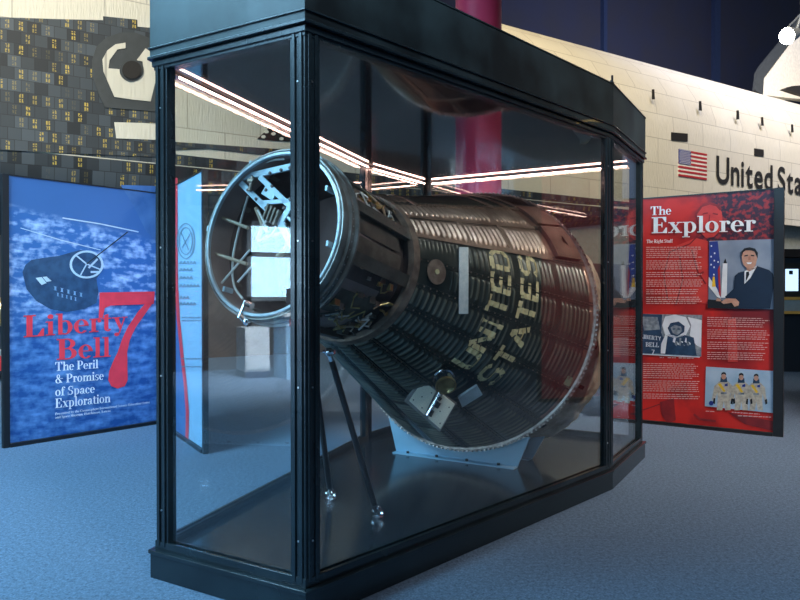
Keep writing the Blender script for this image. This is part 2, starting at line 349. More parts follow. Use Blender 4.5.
# ------------------------------------------------------------------ serif lettering (own glyph outlines)
S_, T_ = .20, .07
def Rc(x0, y0, x1, y1): return ('p', [(x0, y0), (x1, y0), (x1, y1), (x0, y1)])
def Pg(*p): return ('p', list(p))
def Ar(cx, cy, rx, ry, tx, ty, a0=0, a1=360): return ('a', cx, cy, rx, ry, tx, ty, a0, a1)
GL = {
 'L': (.80, [Rc(.1, 0, .32, 1), Rc(0, .94, .44, 1), Rc(0, 0, .74, .06), Pg((.5, .06), (.74, .06), (.74, .36), (.68, .36))]),
 'T': (.88, [Rc(.31, 0, .53, 1), Rc(.18, 0, .66, .06), Rc(0, .94, .84, 1), Pg((0, .94), (0, .68), (.05, .68), (.16, .94)), Pg((.84, .94), (.84, .68), (.79, .68), (.68, .94))]),
 'E': (.84, [Rc(.1, 0, .32, 1), Rc(0, .94, .74, 1), Rc(0, 0, .78, .06), Rc(.32, .48, .5, .54), Rc(.5, .36, .55, .66), Pg((.78, .06), (.78, .34), (.72, .34), (.56, .06)), Pg((.74, .94), (.74, .68), (.68, .68), (.54, .94))]),
 'B': (.86, [Rc(.1, 0, .32, 1), Rc(0, .94, .45, 1), Rc(0, 0, .45, .06), Rc(.3, .49, .45, .55), Ar(.42, .755, .32, .245, .2, .06, -90, 90), Ar(.44, .275, .36, .275, .21, .06, -90, 90)]),
 'P': (.80, [Rc(.1, 0, .32, 1), Rc(0, .94, .45, 1), Rc(0, 0, .44, .06), Rc(.3, .42, .45, .48), Ar(.42, .71, .34, .29, .21, .06, -90, 90)]),
 'R': (.90, [Rc(.1, 0, .32, 1), Rc(0, .94, .45, 1), Rc(0, 0, .44, .06), Rc(.3, .46, .45, .52), Ar(.42, .73, .33, .27, .21, .06, -90, 90), Pg((.42, .5), (.62, .5), (.78, 0), (.56, 0)), Rc(.56, 0, .88, .06)]),
 'S': (.70, [Ar(.33, .74, .29, .26, .17, .07, 40, 270), Ar(.33, .27, .31, .27, .18, .07, -140, 90), Rc(.56, .66, .62, 1), Rc(.02, 0, .08, .34)]),
 'C': (.86, [Ar(.42, .5, .42, .52, .22, .06, 45, 315), Rc(.74, .68, .8, 1), Rc(.74, .08, .78, .3)]),
 'I': (.44, [Rc(.1, 0, .32, 1), Rc(0, .94, .42, 1), Rc(0, 0, .42, .06)]),
 'M': (1.06, [Rc(.1, 0, .17, 1), Rc(.74, 0, .94, 1), Pg((.05, 1), (.28, 1), (.56, .2), (.46, .05)), Pg((.46, .05), (.56, .05), (.84, 1), (.76, 1)), Rc(0, 0, .28, .06), Rc(.66, 0, 1.02, .06), Rc(0, .94, .2, 1), Rc(.8, .94, 1.02, 1)]),
 'K': (.90, [Rc(.1, 0, .32, 1), Rc(0, .94, .44, 1), Rc(0, 0, .44, .06), Pg((.3, .4), (.7, .96), (.78, .96), (.36, .36)), Pg((.42, .54), (.58, .66), (.84, 0), (.6, 0))]),
 'H': (1.0, [Rc(.1, 0, .3, 1), Rc(.66, 0, .86, 1), Rc(0, .94, .4, 1), Rc(0, 0, .4, .06), Rc(.56, .94, .96, 1), Rc(.56, 0, .96, .06), Rc(.3, .48, .66, .54)]),
 'i': (.38, [Rc(.09, 0, .27, .66), Rc(0, 0, .36, .055), Rc(0, .61, .2, .66), Ar(.18, .88, .11, .11, .11, .11)]),
 'l': (.38, [Rc(.09, 0, .27, 1), Rc(0, 0, .36, .055), Rc(0, .945, .2, 1)]),
 'b': (.70, [Rc(.09, 0, .26, 1), Rc(0, .945, .2, 1), Ar(.36, .33, .29, .34, .18, .05, -120, 120)]),
 'e': (.62, [Ar(.30, .33, .30, .345, .18, .05, 0, 318), Rc(.14, .33, .6, .38)]),
 'r': (.52, [Rc(.09, 0, .27, .66), Rc(0, 0, .38, .055), Rc(0, .61, .2, .66), Ar(.36, .5, .16, .17, .07, .06, 30, 170), Ar(.42, .55, .085, .1, .085, .1)]),
 't': (.44, [Rc(.1, .1, .28, .8), Rc(0, .6, .4, .66), Ar(.26, .14, .16, .15, .13, .06, 180, 340), Pg((.1, .8), (.28, .8), (.28, .86))]),
 'y': (.68, [Pg((.08, .64), (.28, .64), (.42, .12), (.34, 0)), Pg((.52, .64), (.58, .64), (.34, -.16), (.27, -.16)), Rc(0, .61, .36, .66), Rc(.42, .61, .68, .66), Ar(.2, -.2, .11, .09, .11, .09)]),
 'h': (.76, [Rc(.09, 0, .27, 1), Rc(0, .945, .2, 1), Rc(0, 0, .36, .055), Rc(.5, 0, .68, .45), Rc(.42, 0, .76, .055), Ar(.46, .45, .22, .22, .18, .06, 0, 170)]),
 'n': (.76, [Rc(.09, 0, .27, .66), Rc(0, .61, .2, .66), Rc(0, 0, .36, .055), Rc(.5, 0, .68, .45), Rc(.42, 0, .76, .055), Ar(.46, .45, .22, .22, .18, .06, 0, 170)]),
 'm': (1.12, [Rc(.09, 0, .27, .66), Rc(0, .61, .2, .66), Rc(0, 0, .36, .055), Rc(.47, 0, .65, .45), Rc(.4, 0, .72, .055), Ar(.43, .45, .22, .22, .18, .06, 0, 170), Rc(.85, 0, 1.03, .45), Rc(.77, 0, 1.1, .055), Ar(.81, .45, .22, .22, .18, .06, 0, 170)]),
 'x': (.70, [Pg((.06, .64), (.26, .64), (.62, .02), (.42, .02)), Pg((.56, .64), (.5, .64), (.08, .02), (.15, .02)), Rc(0, .61, .33, .66), Rc(.42, .61, .68, .66), Rc(0, 0, .24, .055), Rc(.34, 0, .69, .055)]),
 'p': (.72, [Rc(.09, -.28, .27, .66), Rc(0, .61, .2, .66), Rc(0, -.28, .36, -.225), Ar(.37, .33, .30, .345, .18, .05, -125, 125)]),
 'o': (.66, [Ar(.31, .33, .31, .345, .18, .05)]),
 'c': (.58, [Ar(.30, .33, .30, .345, .18, .05, 35, 320), Ar(.45, .5, .08, .09, .08, .09)]),
 'a': (.66, [Rc(.36, .04, .53, .5), Ar(.32, .47, .21, .2, .17, .06, 0, 160), Ar(.25, .17, .23, .18, .15, .05), Rc(.5, 0, .66, .055), Ar(.14, .5, .08, .08, .08, .08)]),
 's': (.52, [Ar(.24, .49, .2, .18, .12, .05, 40, 270), Ar(.24, .17, .22, .19, .13, .05, -140, 90), Rc(.42, .44, .46, .66), Rc(0, 0, .05, .22)]),
 'f': (.46, [Rc(.1, 0, .28, .82), Rc(0, 0, .4, .055), Rc(0, .6, .42, .66), Ar(.3, .8, .2, .2, .15, .06, 30, 180), Ar(.42, .88, .08, .08, .08, .08)]),
 'u': (.76, [Rc(.09, .2, .27, .66), Rc(0, .61, .2, .66), Rc(.5, 0, .68, .66), Rc(.42, .61, .6, .66), Rc(.6, 0, .76, .055), Ar(.31, .2, .22, .21, .18, .06, 180, 350)]),
 'd': (.70, [Rc(.42, 0, .6, 1), Rc(.34, .945, .52, 1), Rc(.55, 0, .7, .055), Ar(.32, .33, .30, .34, .18, .05, 50, 310)]),
 'g': (.64, [Ar(.27, .42, .24, .24, .15, .05), Ar(.3, -.08, .28, .17, .12, .06), Rc(.1, .06, .42, .14), Ar(.52, .62, .08, .06, .08, .06)]),
 'v': (.66, [Pg((.06, .64), (.26, .64), (.4, .16), (.34, 0)), Pg((.52, .64), (.58, .64), (.36, 0), (.32, .04)), Rc(0, .61, .34, .66), Rc(.42, .61, .66, .66)]),
 '&': (.92, [Ar(.36, .76, .2, .24, .12, .06), Ar(.34, .27, .32, .28, .18, .06, 90, 380), Pg((.2, .62), (.36, .66), (.84, .04), (.62, .02)), Rc(.56, .5, .88, .55)]),
 ',': (.26, [Ar(.1, .06, .08, .08, .08, .08), Pg((.1, .02), (.18, .04), (.06, -.14))]),
 '1': (.5, [Rc(.15, 0, .35, 1)]), '7': (.6, [Rc(0, .88, .56, 1), Pg((.4, .88), (.56, .88), (.28, 0), (.1, 0))]), ' ': (.32, []),
 'Y': (.8, [Rc(.3, 0, .5, .5), Pg((0, 1), (.22, 1), (.46, .5), (.3, .44)), Pg((.58, 1), (.76, 1), (.5, .44), (.36, .5))]),
}
def glyph_polys(g):
    out = []
    for p in GL[g][1]:
        if p[0] == 'p': out.append(p[1])
        else:
            _, cx, cy, rx, ry, tx, ty, a0, a1 = p; n = max(4, int((a1-a0)/18))
            for i in range(n):
                q = []
                for k, (A, B) in ((i, (rx, ry)), (i+1, (rx, ry)), (i+1, (max(rx-tx, 0), max(ry-ty, 0))), (i, (max(rx-tx, 0), max(ry-ty, 0)))):
                    a = R(a0+(a1-a0)*k/n); q.append((cx+A*math.cos(a), cy+B*math.sin(a)))
                out.append(q)
    return out

# ------------------------------------------------------------------ boards (printed banners): flat panels in their own plane
class Board:
    def __init__(s, p0, p1, z0, z1):   # p0, p1 = bottom corners (x,y), front faces the camera side
        s.p0 = Vector((p0[0], p0[1], 0)); s.u = (Vector((p1[0], p1[1], 0))-s.p0); s.w = s.u.length; s.u.normalize()
        s.n = s.u.cross(Vector((0, 0, 1))).normalized()
        if s.n.dot(EYE-s.p0) < 0: s.n = -s.n
        s.z0, s.z1 = z0, z1
    def W(s, a, z, off=0): return s.p0+s.u*a+Vector((0, 0, z))+s.n*off
    def px(s, u, v):
        p = on_plane(u, v, s.p0, s.n); return ((p-s.p0).dot(s.u), p.z)
    def uv(s, p): return ((p-s.p0).dot(s.u), p.z)
    def poly(s, mb, pts, layer, mi=0, px=True):
        if px: pts = [s.px(*p) for p in pts]
        mb.add([s.W(a, z, .008+layer*.0012) for a, z in pts], [tuple(range(len(pts)))], mi)
    def ell(s, mb, c, rx, ry, layer, mi=0, n=24, rot=0):
        s.poly(mb, [(c[0]+rx*math.cos(t)*math.cos(rot)-ry*math.sin(t)*math.sin(rot), c[1]+rx*math.cos(t)*math.sin(rot)+ry*math.sin(t)*math.cos(rot)) for t in [2*PI*i/n for i in range(n)]], layer, mi)
    def line(s, mb, pts, w, layer, mi=0):
        for (x0, y0), (x1, y1) in zip(pts, pts[1:]):
            L = math.hypot(x1-x0, y1-y0) or 1; nx, ny = -(y1-y0)/L*w/2, (x1-x0)/L*w/2
            s.poly(mb, [(x0+nx, y0+ny), (x1+nx, y1+ny), (x1-nx, y1-ny), (x0-nx, y0-ny)], layer, mi)
    def text(s, mb, txt, a, b, cap, layer, mi=0):   # baseline start and end in pixels, cap height in pixels at the start
        A, B = Vector(s.px(*a)), Vector(s.px(*b)); H = s.px(a[0], a[1]-cap)[1]-A.y
        tot = sum(GL[c][0] for c in txt)-.04; X = (B-A)/tot; x = 0
        for c in txt:
            for q in glyph_polys(c):
                s.poly(mb, [tuple(A+X*(x+gx)+Vector((0, H*gy))) for gx, gy in q], layer, mi, px=False)
            x += GL[c][0]
    def para(s, mb, rows, layer, mi=0, h=.9):      # illegible small print as broken hairlines
        for (x0, y0, x1, y1) in rows:
            x = x0
            while x < x1:
                w = min(random.uniform(1.5, 5), x1-x); t = (x-x0)/(x1-x0); y = y0+(y1-y0)*t
                s.poly(mb, [(x, y), (x+w, y+(y1-y0)/(x1-x0)*w), (x+w, y+h), (x, y+h)], layer, mi)
                x += w+.7
    def panel(s, mat, parent, name='panel'):
        mb = MB(); mb.prism([s.W(0, s.z0, -.006), s.W(s.w, s.z0, -.006), s.W(s.w, s.z1, -.006), s.W(0, s.z1, -.006)], s.n*.012)
        return mb.build(name, mat, parent, uvf=s.uv)

# ================================================================== SETTING
F = Vector((.843, .537, 0)).normalized(); N = Vector((F.y, -F.x, 0)); B0 = Vector((12.7, 25, 0))
def FP(t, n, z): return B0-F*t+N*n+Vector((0, 0, z))     # t runs from the far end towards the nose

mb = MB(); mb.abox(-12, 45, -12, 60, -.1, 0); tag(mb.build('floor', M['carpet']), kind='structure')
mb = MB(); mb.abox(-12, 45, -12, 60, 30, 30.2); tag(mb.build('ceiling', M['navy']), kind='structure')
mb = MB(); c = FP(-6, -11, 15); mb.box(c, F*45, N*.15, (0, 0, 15)); tag(mb.build('wall_back', M['navy']), kind='structure')
for k, (u, w) in enumerate(((602, .25), (714, .55))):
    p = on_plane(u, 50, FP(0, -10.85, 0), N)
    mb = MB(); mb.box(Vector((p.x, p.y, 15))+N*.12, F*w/2, N*.12, (0, 0, 15)); tag(mb.build('trim_%d' % (k+1), M['navyl']), kind='structure')
# wall under the orbiter
mb = MB(); mb.box(FP(8, -.3, 1.12), F*30, N*.1, (0, 0, 1.12)); tag(mb.build('wall_exhibit', M['darkw']), kind='structure')
mb = MB(); mb.box(FP(-6, -.5, 3.1), F*16, N*.1, (0, 0, .95)); tag(mb.build('wall_upper_exhibit', M['greyw']), kind='structure')
# hall walls around and behind the camera
WX = -10.0
mb = MB()
mb.abox(WX-.2, WX, -10, -9.2, 0, 30); mb.abox(WX-.2, WX, .2, 22, 0, 30); mb.abox(WX-.2, WX, -9.2, .2, 2.65, 6); mb.abox(WX-.2, WX, -9.2, .2, 10, 30); mb.abox(WX-.2, WX, -9.2, .2, 0, 1.2)
tag(mb.build('wall_left', M['hallwall']), kind='structure')
mb = MB(); mb.abox(9, 9.2, -10, 13, 0, 30); tag(mb.build('wall_right', M['hallwall']), kind='structure')
mb = MB(); mb.abox(-10.2, 9.2, -10.2, -10, 0, 30); tag(mb.build('wall_rear', M['hallwall']), kind='structure')
M['pane'] = glassmat('window_glass')
wn_ = 0
for (za, zb, zm) in ((1.2, 2.65, 2.05), (6, 10, 8)):  # upper row is added, to bring in more light from the left
    for k in range(5):
        y0 = -9.2+k*1.88; y1 = y0+1.88; wn_ += 1
        mb = MB()
        for yy in (y0+.04, y1-.04): mb.abox(WX-.12, WX+.02, yy-.04, yy+.04, za, zb)
        for zz in (za+.04, zm, zb-.04): mb.abox(WX-.12, WX+.02, y0, y1, zz-.04, zz+.04)
        w = tag(mb.build('window_%d' % wn_, M['alu'], origin=(WX, (y0+y1)/2, za)), kind='structure')
        mb = MB(); mb.abox(WX-.07, WX-.062, y0+.08, y1-.08, za+.08, zb-.08); mb.build('pane', M['pane'], w)
mb = MB(); mb.abox(WX, WX+.06, .3, 2.5, 0, 2.5)
for yy in (.85, 1.4, 1.95): mb.abox(WX+.06, WX+.09, yy-.03, yy+.03, 0, 2.5)
tag(mb.build('door_1', M['doorb'], origin=(WX, 1.4, 0)), kind='structure')

# ================================================================== DISPLAY CASE
M0 = Vector((-.744, 3.053, 0)); AX = Vector((.506, .8625, 0)).normalized(); PX = Vector((AX.y, -AX.x, 0))
def CS(s, w, z=0): return M0+AX*s+PX*w+Vector((0, 0, z))
S1, S2, W0, W1 = 2.59, 3.646, .417, 1.006
ZD, ZS, ZL, ZT = .133, 2.392, 2.425, 2.76      # deck, soffit, header underside lip, header top
plan = [(0, -.468), (0, W0), (S1, W1), (S2, W1), (S2, -W1), (S1, -W1)]
def offset(pl, d):
    out = []; n = len(pl); P2 = [Vector(p) for p in pl]; cen = sum(P2, Vector((0, 0)))/n
    for i in range(n):
        a, b, c = P2[i-1], P2[i], P2[(i+1) % n]
        def nrm(p, q):
            e = (q-p).normalized(); m = Vector((e.y, -e.x)); return m if m.dot((p+q)/2-cen) > 0 else -m
        n1, n2 = nrm(a, b), nrm(b, c); k = (n1+n2).normalized(); out.append(tuple(b+k*d/k.dot(n1)))
    return out
def plate(mb, pl, z0, z1, mi=0): mb.prism([CS(s, w, z0) for s, w in pl], (0, 0, z1-z0), mi)
def band(mb, d0, d1, z0, z1, mi=0, walls=range(6)):
    a, b = offset(plan, d0), offset(plan, d1)
    for i in walls:
        j = (i+1) % 6
        mb.prism([CS(*a[i], z0), CS(*a[j], z0), CS(*b[j], z0), CS(*b[i], z0)], (0, 0, z1-z0), mi)
case = empty('display_case', CS(1.8, 0, 0), 'large black framed glass display case enclosing the space capsule', 'display case')
mb = MB(); plate(mb, offset(plan, .022), 0, ZD-.012); band(mb, .03, -.03, ZD-.018, ZD); mb.build('plinth', M['black'], case, bevel=.003)
mb = MB(); plate(mb, offset(plan, -.03), ZD-.012, ZD); mb.build('deck', M['deck'], case)
mb = MB(); band(mb, .0, -.045, ZD, ZD+.028); band(mb, .005, -.012, ZD, ZD+.04); band(mb, -.034, -.045, ZD+.028, ZD+.04)
mb.build('lower_rail', M['black'], case, bevel=.002)
mb = MB(); band(mb, .004, -.05, ZS-.012, ZL-.004); band(mb, .012, -.01, ZL-.03, ZL-.006); mb.build('upper_rail', M['black'], case, bevel=.002)
mb = MB(); plate(mb, offset(plan, -.03), ZS, ZS+.012); mb.build('soffit', M['soffit'], case)
mb = MB(); band(mb, .018, -.02, ZL, ZT-.003); mb.build('header', M['headerp'], case, bevel=.002)
mb = MB(); band(mb, .028, .016, ZL+.0, ZL+.014); band(mb, .026, .016, ZL+.048, ZL+.056); mb.build('header_moulding', M['black'], case, bevel=.002)
mb = MB(); plate(mb, offset(plan, .022), ZT-.003, ZT+.004); mb.build('roof_panel', M['headerp'], case)
for i in range(6):
    o = offset(plan, 0); inn = offset(plan, -.04); pr, nx = (i-1) % 6, (i+1) % 6
    mb = MB(); P0 = CS(*o[i])
    for j in (pr, nx):
        e = (CS(*o[j])-P0).normalized(); Q0 = CS(*inn[i]); L = .078
        mb.prism([P0+Vector((0, 0, ZD)), P0+e*L+Vector((0, 0, ZD)), Q0+e*(L-.02)+Vector((0, 0, ZD)), Q0+Vector((0, 0, ZD))], (0, 0, ZL-.03-ZD))
        out = (P0-Q0); out = (out-e*out.dot(e)).normalized()
        for k in (.012, .048):
            mb.box(P0+e*(k+.008)+out*.003+Vector((0, 0, (ZD+ZL)/2)), e*.008, out*.005, (0, 0, (ZL-ZD)/2-.02))
    po = mb.build('post', M['black'], case, bevel=.002)
    if i in (0, 1, 2, 3):
        for j in (pr, nx):
            e = (CS(*o[j])-P0).normalized(); nr = e.cross(Vector((0, 0, 1)));  nr = nr if nr.dot(P0-CS(1.8, 0)) > 0 else -nr
            for zz in (.32, .95, 1.55, 2.2):
                q = P0+e*.036+Vector((0, 0, zz)); mb = MB(); mb.tube([q, q+nr*.0035], .004, 8); mb.build('screw', M['screwm'], po)
for i in range(6):
    a, b = offset(plan, -.020), offset(plan, -.030); j = (i+1) % 6
    A0, A1 = CS(*a[i]), CS(*a[j]); e = (A1-A0).normalized(); nr = e.cross(Vector((0, 0, 1)))*.004
    A0 = A0+e*.03; A1 = A1-e*.03
    mb = MB(); mb.prism([A0-nr+Vector((0, 0, ZD+.02)), A1-nr+Vector((0, 0, ZD+.02)), A1+nr+Vector((0, 0, ZD+.02)), A0+nr+Vector((0, 0, ZD+.02))], (0, 0, ZS-ZD-.03))
    mb.build('glass_pane', M['glass'], case)
for i in (3, 4, 5):
    a = offset(plan, -.062); j = (i+1) % 6
    p, q = CS(*a[i], ZS-.022), CS(*a[j], ZS-.022); e = (q-p).normalized()
    mb = MB(); mb.tube([p+e*.05, q-e*.05], .0055, 8); mb.build('light_strip', M['led'], case)
mb = MB(); q = CS(S1+.02, W1+.005, ZT); mb.box(q+Vector((0, 0, .03)), (.006, 0, 0), (0, .006, 0), (0, 0, .035)); mb.box(q+Vector((0, 0, .02)), PX*.006, AX*.03, (0, 0, .006))
mb.build('lifting_bracket', M['blkpost'], case)

# ================================================================== CAPSULE
TL = R(12); C0 = Vector((-.610, 3.281, 1.62))
A_ = Vector((AX.x*math.cos(TL), AX.y*math.cos(TL), -math.sin(TL))); P_ = PX; U_ = P_.cross(A_)
if U_.z < 0: U_ = -U_
T1, T2, R1, R2 = .663, 2.235, .405, .948
KC = (R2-R1)/(T2-T1)
def cr(t): return R1+KC*(t-T1)
def CP(t, ph, r): a = R(ph); return C0+A_*t+(U_*math.cos(a)+P_*math.sin(a))*r
def lathe(mb, prof, n=120, a0=0, a1=360, mi=0, closed=False):
    mb.lathe(C0, A_, prof, n, R(a0), R(a1), U_, P_, mi, closed)
def on_cone(u, v, lift=0):
    d = ray(u, v); o = EYE-C0; oA, oU, oP = o.dot(A_), o.dot(U_), o.dot(P_); dA, dU, dP = d.dot(A_), d.dot(U_), d.dot(P_)
    r0 = R1-KC*T1; Rr = r0+KC*oA; m = KC*dA
    a, b, c = dU*dU+dP*dP-m*m, 2*(oU*dU+oP*dP-Rr*m), oU*oU+oP*oP-Rr*Rr
    l = (-b-math.sqrt(max(b*b-4*a*c, 0)))/(2*a); t = oA+l*dA
    return t, math.degrees(math.atan2(oP+l*dP, oU+l*dU))
cap = empty('space_capsule', C0+A_*1.5-Vector((0, 0, 1.1)), 'dark weathered cone shaped space capsule lettered UNITED STATES inside the glass case', 'space capsule')
# corrugated cone: beads run round the hull, in rows between longitudinal seams
NT, NPH = 500, 360
SP, PW, PH0 = .0415, 18.0, 12.0
def bead(t, ph):
    k = math.floor((ph-PH0)/PW); f = (ph-PH0)/PW-k; k %= 20
    if t < T1+.04 or t > T2-.05: return 0
    if k in (0, 19, 18) and .85 < t < 1.95: return 0                 # smooth hatch on top
    if k in (1, 2) and t > 1.84: return 0                            # smooth aft boxes
    if k == 3 and t < 1.0: return .0015*max(0, math.sin(2*PI*t/.03)) if f < .5 else 0
    if k == 4 and t < .93 : return 0
    amp = .0125 if k != 3 else .008
    for seam in (1.10, 1.46, 1.84):
        if abs(t-seam) < .012: return 0
    e = min(f, 1-f); w = min(1, max(0, (e-.13)/.06))
    s = max(0, math.sin(2*PI*t/SP)+.25)/1.25
    return amp*w*s
mb = MB(); vs = []; fs = []; ms = []
for i in range(NT+1):
    t = T1+(T2-T1)*i/NT
    for j in range(NPH):
        ph = 360*j/NPH; vs.append(CP(t, ph, cr(t)+bead(t, ph)))
for i in range(NT):
    t = T1+(T2-T1)*(i+.5)/NT
    for j in range(NPH):
        ph = 360*(j+.5)/NPH; k = math.floor((ph-PH0)/PW) % 20
        m = 0
        if k in (1, 2): m = 1 if t < 1.84 else 2
        elif k in (0, 19, 18): m = 3 if .85 < t < 1.95 else 1 if t < .85 else 2
        elif k in (3, 4, 5, 6) and t > 2.16: m = 2
        elif bead(t, ph) > .0068: m = 4
        fs.append((i*NPH+j, i*NPH+(j+1) % NPH, (i+1)*NPH+(j+1) % NPH, (i+1)*NPH+j)); ms.append(m)
mb.v = vs; mb.f = fs; mb.m = ms
hull = mb.build('hull', [M['hull'], M['hullb'], M['hullc'], M['hullg'], M['ridge']], cap, smooth=True, angle=60)
# seams with rivets between shingle rows
mb = MB()
for k in range(20):
    ph = PH0+k*PW
    for side in (-.6, .6):
        prev = None
        vsx = [CP(t, ph+side*.9/cr(t)+dph, cr(t)+h) for t, in [(T1+.03,), (T2-.04,)] for dph, h in ((-.35, .0), (-.35, .004), (.35, .004), (.35, .0))]
        mb.add(vsx, [(0, 1, 5, 4), (1, 2, 6, 5), (2, 3, 7, 6)])
mb.build('seam_strips', M['hull'], hull)
mb = MB()
for k in range(20):
    ph = PH0+k*PW
    if 190 < ph < 340: continue
    for q in range(34):
        t = T1+.05+q*.045; mb.ball(CP(t, ph, cr(t)+.003), .0048, 6)
for q in range(120):
    mb.ball(CP(T1+.02, q*3, cr(T1)+.012), .004, 6)
rv = mb.build('rivets', M['gold'], hull); rv['kind'] = 'stuff'
# cone front ring, aft rim
mb = MB(); lathe(mb, [(T1-.015, R1-.02), (T1-.015, R1+.012), (T1+.035, R1+.022), (T1+.04, R1+.012), (T1+.04, R1-.02)]); mb.build('forward_frame', M['gold'], cap, smooth=True)
mb = MB(); lathe(mb, [(T2-.035, R2-.02), (T2-.03, R2+.004), (T2-.005, R2+.014), (T2+.012, R2+.012), (T2+.014, R2-.03)], 180)
for q in range(180):
    mb.box(CP(T2-.012, q*2, R2+.010), A_*.010, (U_*-math.sin(R(q*2))+P_*math.cos(R(q*2)))*.006, (U_*math.cos(R(q*2))+P_*math.sin(R(q*2)))*.008)
rimo = mb.build('aft_rim', mat('scalloped_bright_rim', (.34, .26, .22), .38, .8, (.60, .52, .46), scale=20), cap, smooth=True)
# crumpled landing skirt and heat shield behind the rim
mb = MB(); vs = []; fs = []
NA, NB_ = 30, 220
for i in range(NA+1):
    t = T2+.0+(.44)*i/NA
    for j in range(NB_):
        ph = 360*j/NB_; p = CP(t, ph, 1)
        r = R2-.028-.01*math.sin(PI*i/NA)+.05*(i/NA)*math.exp(-((ph-125)/32)**2)+.022*noise.noise(Vector((math.cos(R(ph))*6, math.sin(R(ph))*6, t*9)))+.010*noise.noise(Vector((math.cos(R(ph))*22, math.sin(R(ph))*22, t*18)))
        vs.append(CP(t, ph, r))
for i in range(NA):
    for j in range(NB_): fs.append((i*NB_+j, i*NB_+(j+1) % NB_, (i+1)*NB_+(j+1) % NB_, (i+1)*NB_+j))
mb.v = vs; mb.f = fs; mb.m = [0]*len(fs); sk = mb.build('landing_skirt', M['bag'], cap, smooth=True, angle=80)
for (t, ph, rr) in ((T2+.12, 141, .03), (T2+.2, 118, .022), (T2+.12, 100, .02)):
    mb = MB(); mb.box(CP(t, ph, R2-.03), A_*rr*1.4, (U_*-math.sin(R(ph))+P_*math.cos(R(ph)))*rr*.6, (U_*math.cos(R(ph))+P_*math.sin(R(ph)))*.02); mb.build('slot', M['vent'], sk)
mb = MB(); lathe(mb, [(T2+.44+.16*(1-(r/(R2-.03))**2), r) for r in [(R2-.03)*k/10 for k in range(10, 0, -1)]]+[(T2+.605, .001)]); mb.build('heat_shield', M['inner'], cap, smooth=True)
mb = MB(); lathe(mb, [(T1+.02, .02), (T1+.02, R1-.005)]); mb.build('bulkhead', M['inner'], cap)
# neck: front ring, recessed bay with stringers and panels
mb = MB(); lathe(mb, [(.0, .385), (-.004, .388), (-.004, .398), (.0, .402), (.012, .402), (.012, .385)], closed=True)
for q in range(0, 360, 6): mb.ball(CP(-.004, q+2, .393), .003, 6)
mb.build('front_ring', M['ringl'], cap, smooth=True)
mb = MB(); lathe(mb, [(.012, .388), (.008, .404), (.002, .408), (.002, .414), (.008, .418), (.030, .419), (.034, .411), (.052, .411), (.056, .424), (.068, .424), (.072, .413), (.098, .413), (.102, .430), (.114, .430), (.118, .414), (.130, .412), (.134, .388)], closed=True)
mb.build('ring_collar', M['ring'], cap, smooth=True)
mb = MB()
for q in range(0, 360, 5): mb.ball(CP(.085, q, .413), .0035, 6); 
rv = mb.build('collar_rivets', M['screwm'], cap); rv['kind'] = 'stuff'
mb = MB(); lathe(mb, [(.012, .386), (.13, .380), (.50, .366), (.50, .02)]); mb.build('inner_liner', M['liner'], cap, smooth=True)
mb = MB(); lathe(mb, [(.13, .372), (T1, .345)], 90); mb.build('bay_wall', M['inner'], cap, smooth=True)
for ph in (-60, -25, 12, 38, 66, 103, 178, 205, 235):
    e1 = U_*math.cos(R(ph))+P_*math.sin(R(ph)); e2 = -U_*math.sin(R(ph))+P_*math.cos(R(ph))
    w = .013 if ph not in (38, 66, 103) else .02
    mb = MB(); mb.box(CP(.396, ph, .385), A_*.268, e2*w, e1*.016); mb.box(CP(.396, ph, .402), A_*.268, e2*(w+.012), e1*.003)
    for q in range(8): mb.ball(CP(.16+q*.065, ph, .406), .004, 6)
    mb.build('stringer', M['beam'], cap)
def sheet(mb, t0, t1, p0, p1, r, th=.004, mi=0, n=16, m=1, rf=None):
    vs = []; fs = []
    for i in range(m+1):
        t = t0+(t1-t0)*i/m
        for j in range(n+1):
            ph = p0+(p1-p0)*j/n; rr = (rf(t) if rf else r)
            vs += [CP(t, ph, rr), CP(t, ph, rr+th)]
    w = 2*(n+1)
    for i in range(m):
        for j in range(n):
            a = i*w+2*j; b = a+w
            fs += [(a+1, a+3, b+3, b+1), (a, b, b+2, a+2)]
            if i == 0: fs.append((a, a+2, a+3, a+1))
            if i == m-1: fs.append((b, b+1, b+3, b+2))
        fs += [(i*w, i*w+1, i*w+w+1, i*w+w), (i*w+w-2, i*w+w+w-2, i*w+w+w-1, i*w+w-1)]
    mb.add(vs, fs, mi)
for (t0, t1, p0, p1, r, m) in ((.15, .62, -22, 36, .394, 'panelbrown'), (.15, .56, 69, 84, .376, 'beam'), (.15, .56, 87, 101, .388, 'panelbrown'), (.15, .60, 103, 118, .380, 'inner'), (.2, .5, 126, 148, .378, 'beam')):
    mb = MB(); sheet(mb, t0, t1, p0, p1, r); mb.build('bay_panel', M[m], cap, smooth=True)
for k in range(38):     # wiring and fittings in the open bay
    t = random.uniform(.16, .6); ph = random.uniform(40, 64) if k < 14 else random.uniform(110, 170)
    path = [CP(t+i*.035, ph+random.uniform(-7, 7), .385+random.uniform(-.012, .02)) for i in range(4)]
    mb = MB(); mb.tube(path, random.uniform(.003, .007), 7); mb.build('harness', M[random.choice(['brass', 'wire', 'wirel', 'beam'])], cap, smooth=True)
for k in range(34):
    t = random.uniform(.18, .6); ph = random.choice([47, 54, 60, 110, 125, 140, 155, 165])+random.uniform(-4, 4)
    mb = MB(); p = CP(t, ph, .38); mb.box(p, A_*random.uniform(.012, .03), U_*random.uniform(.008, .018), P_*random.uniform(.008, .02)); mb.build('fitting', M[random.choice(['brass', 'beam', 'ring', 'gold'])], cap, bevel=.002)
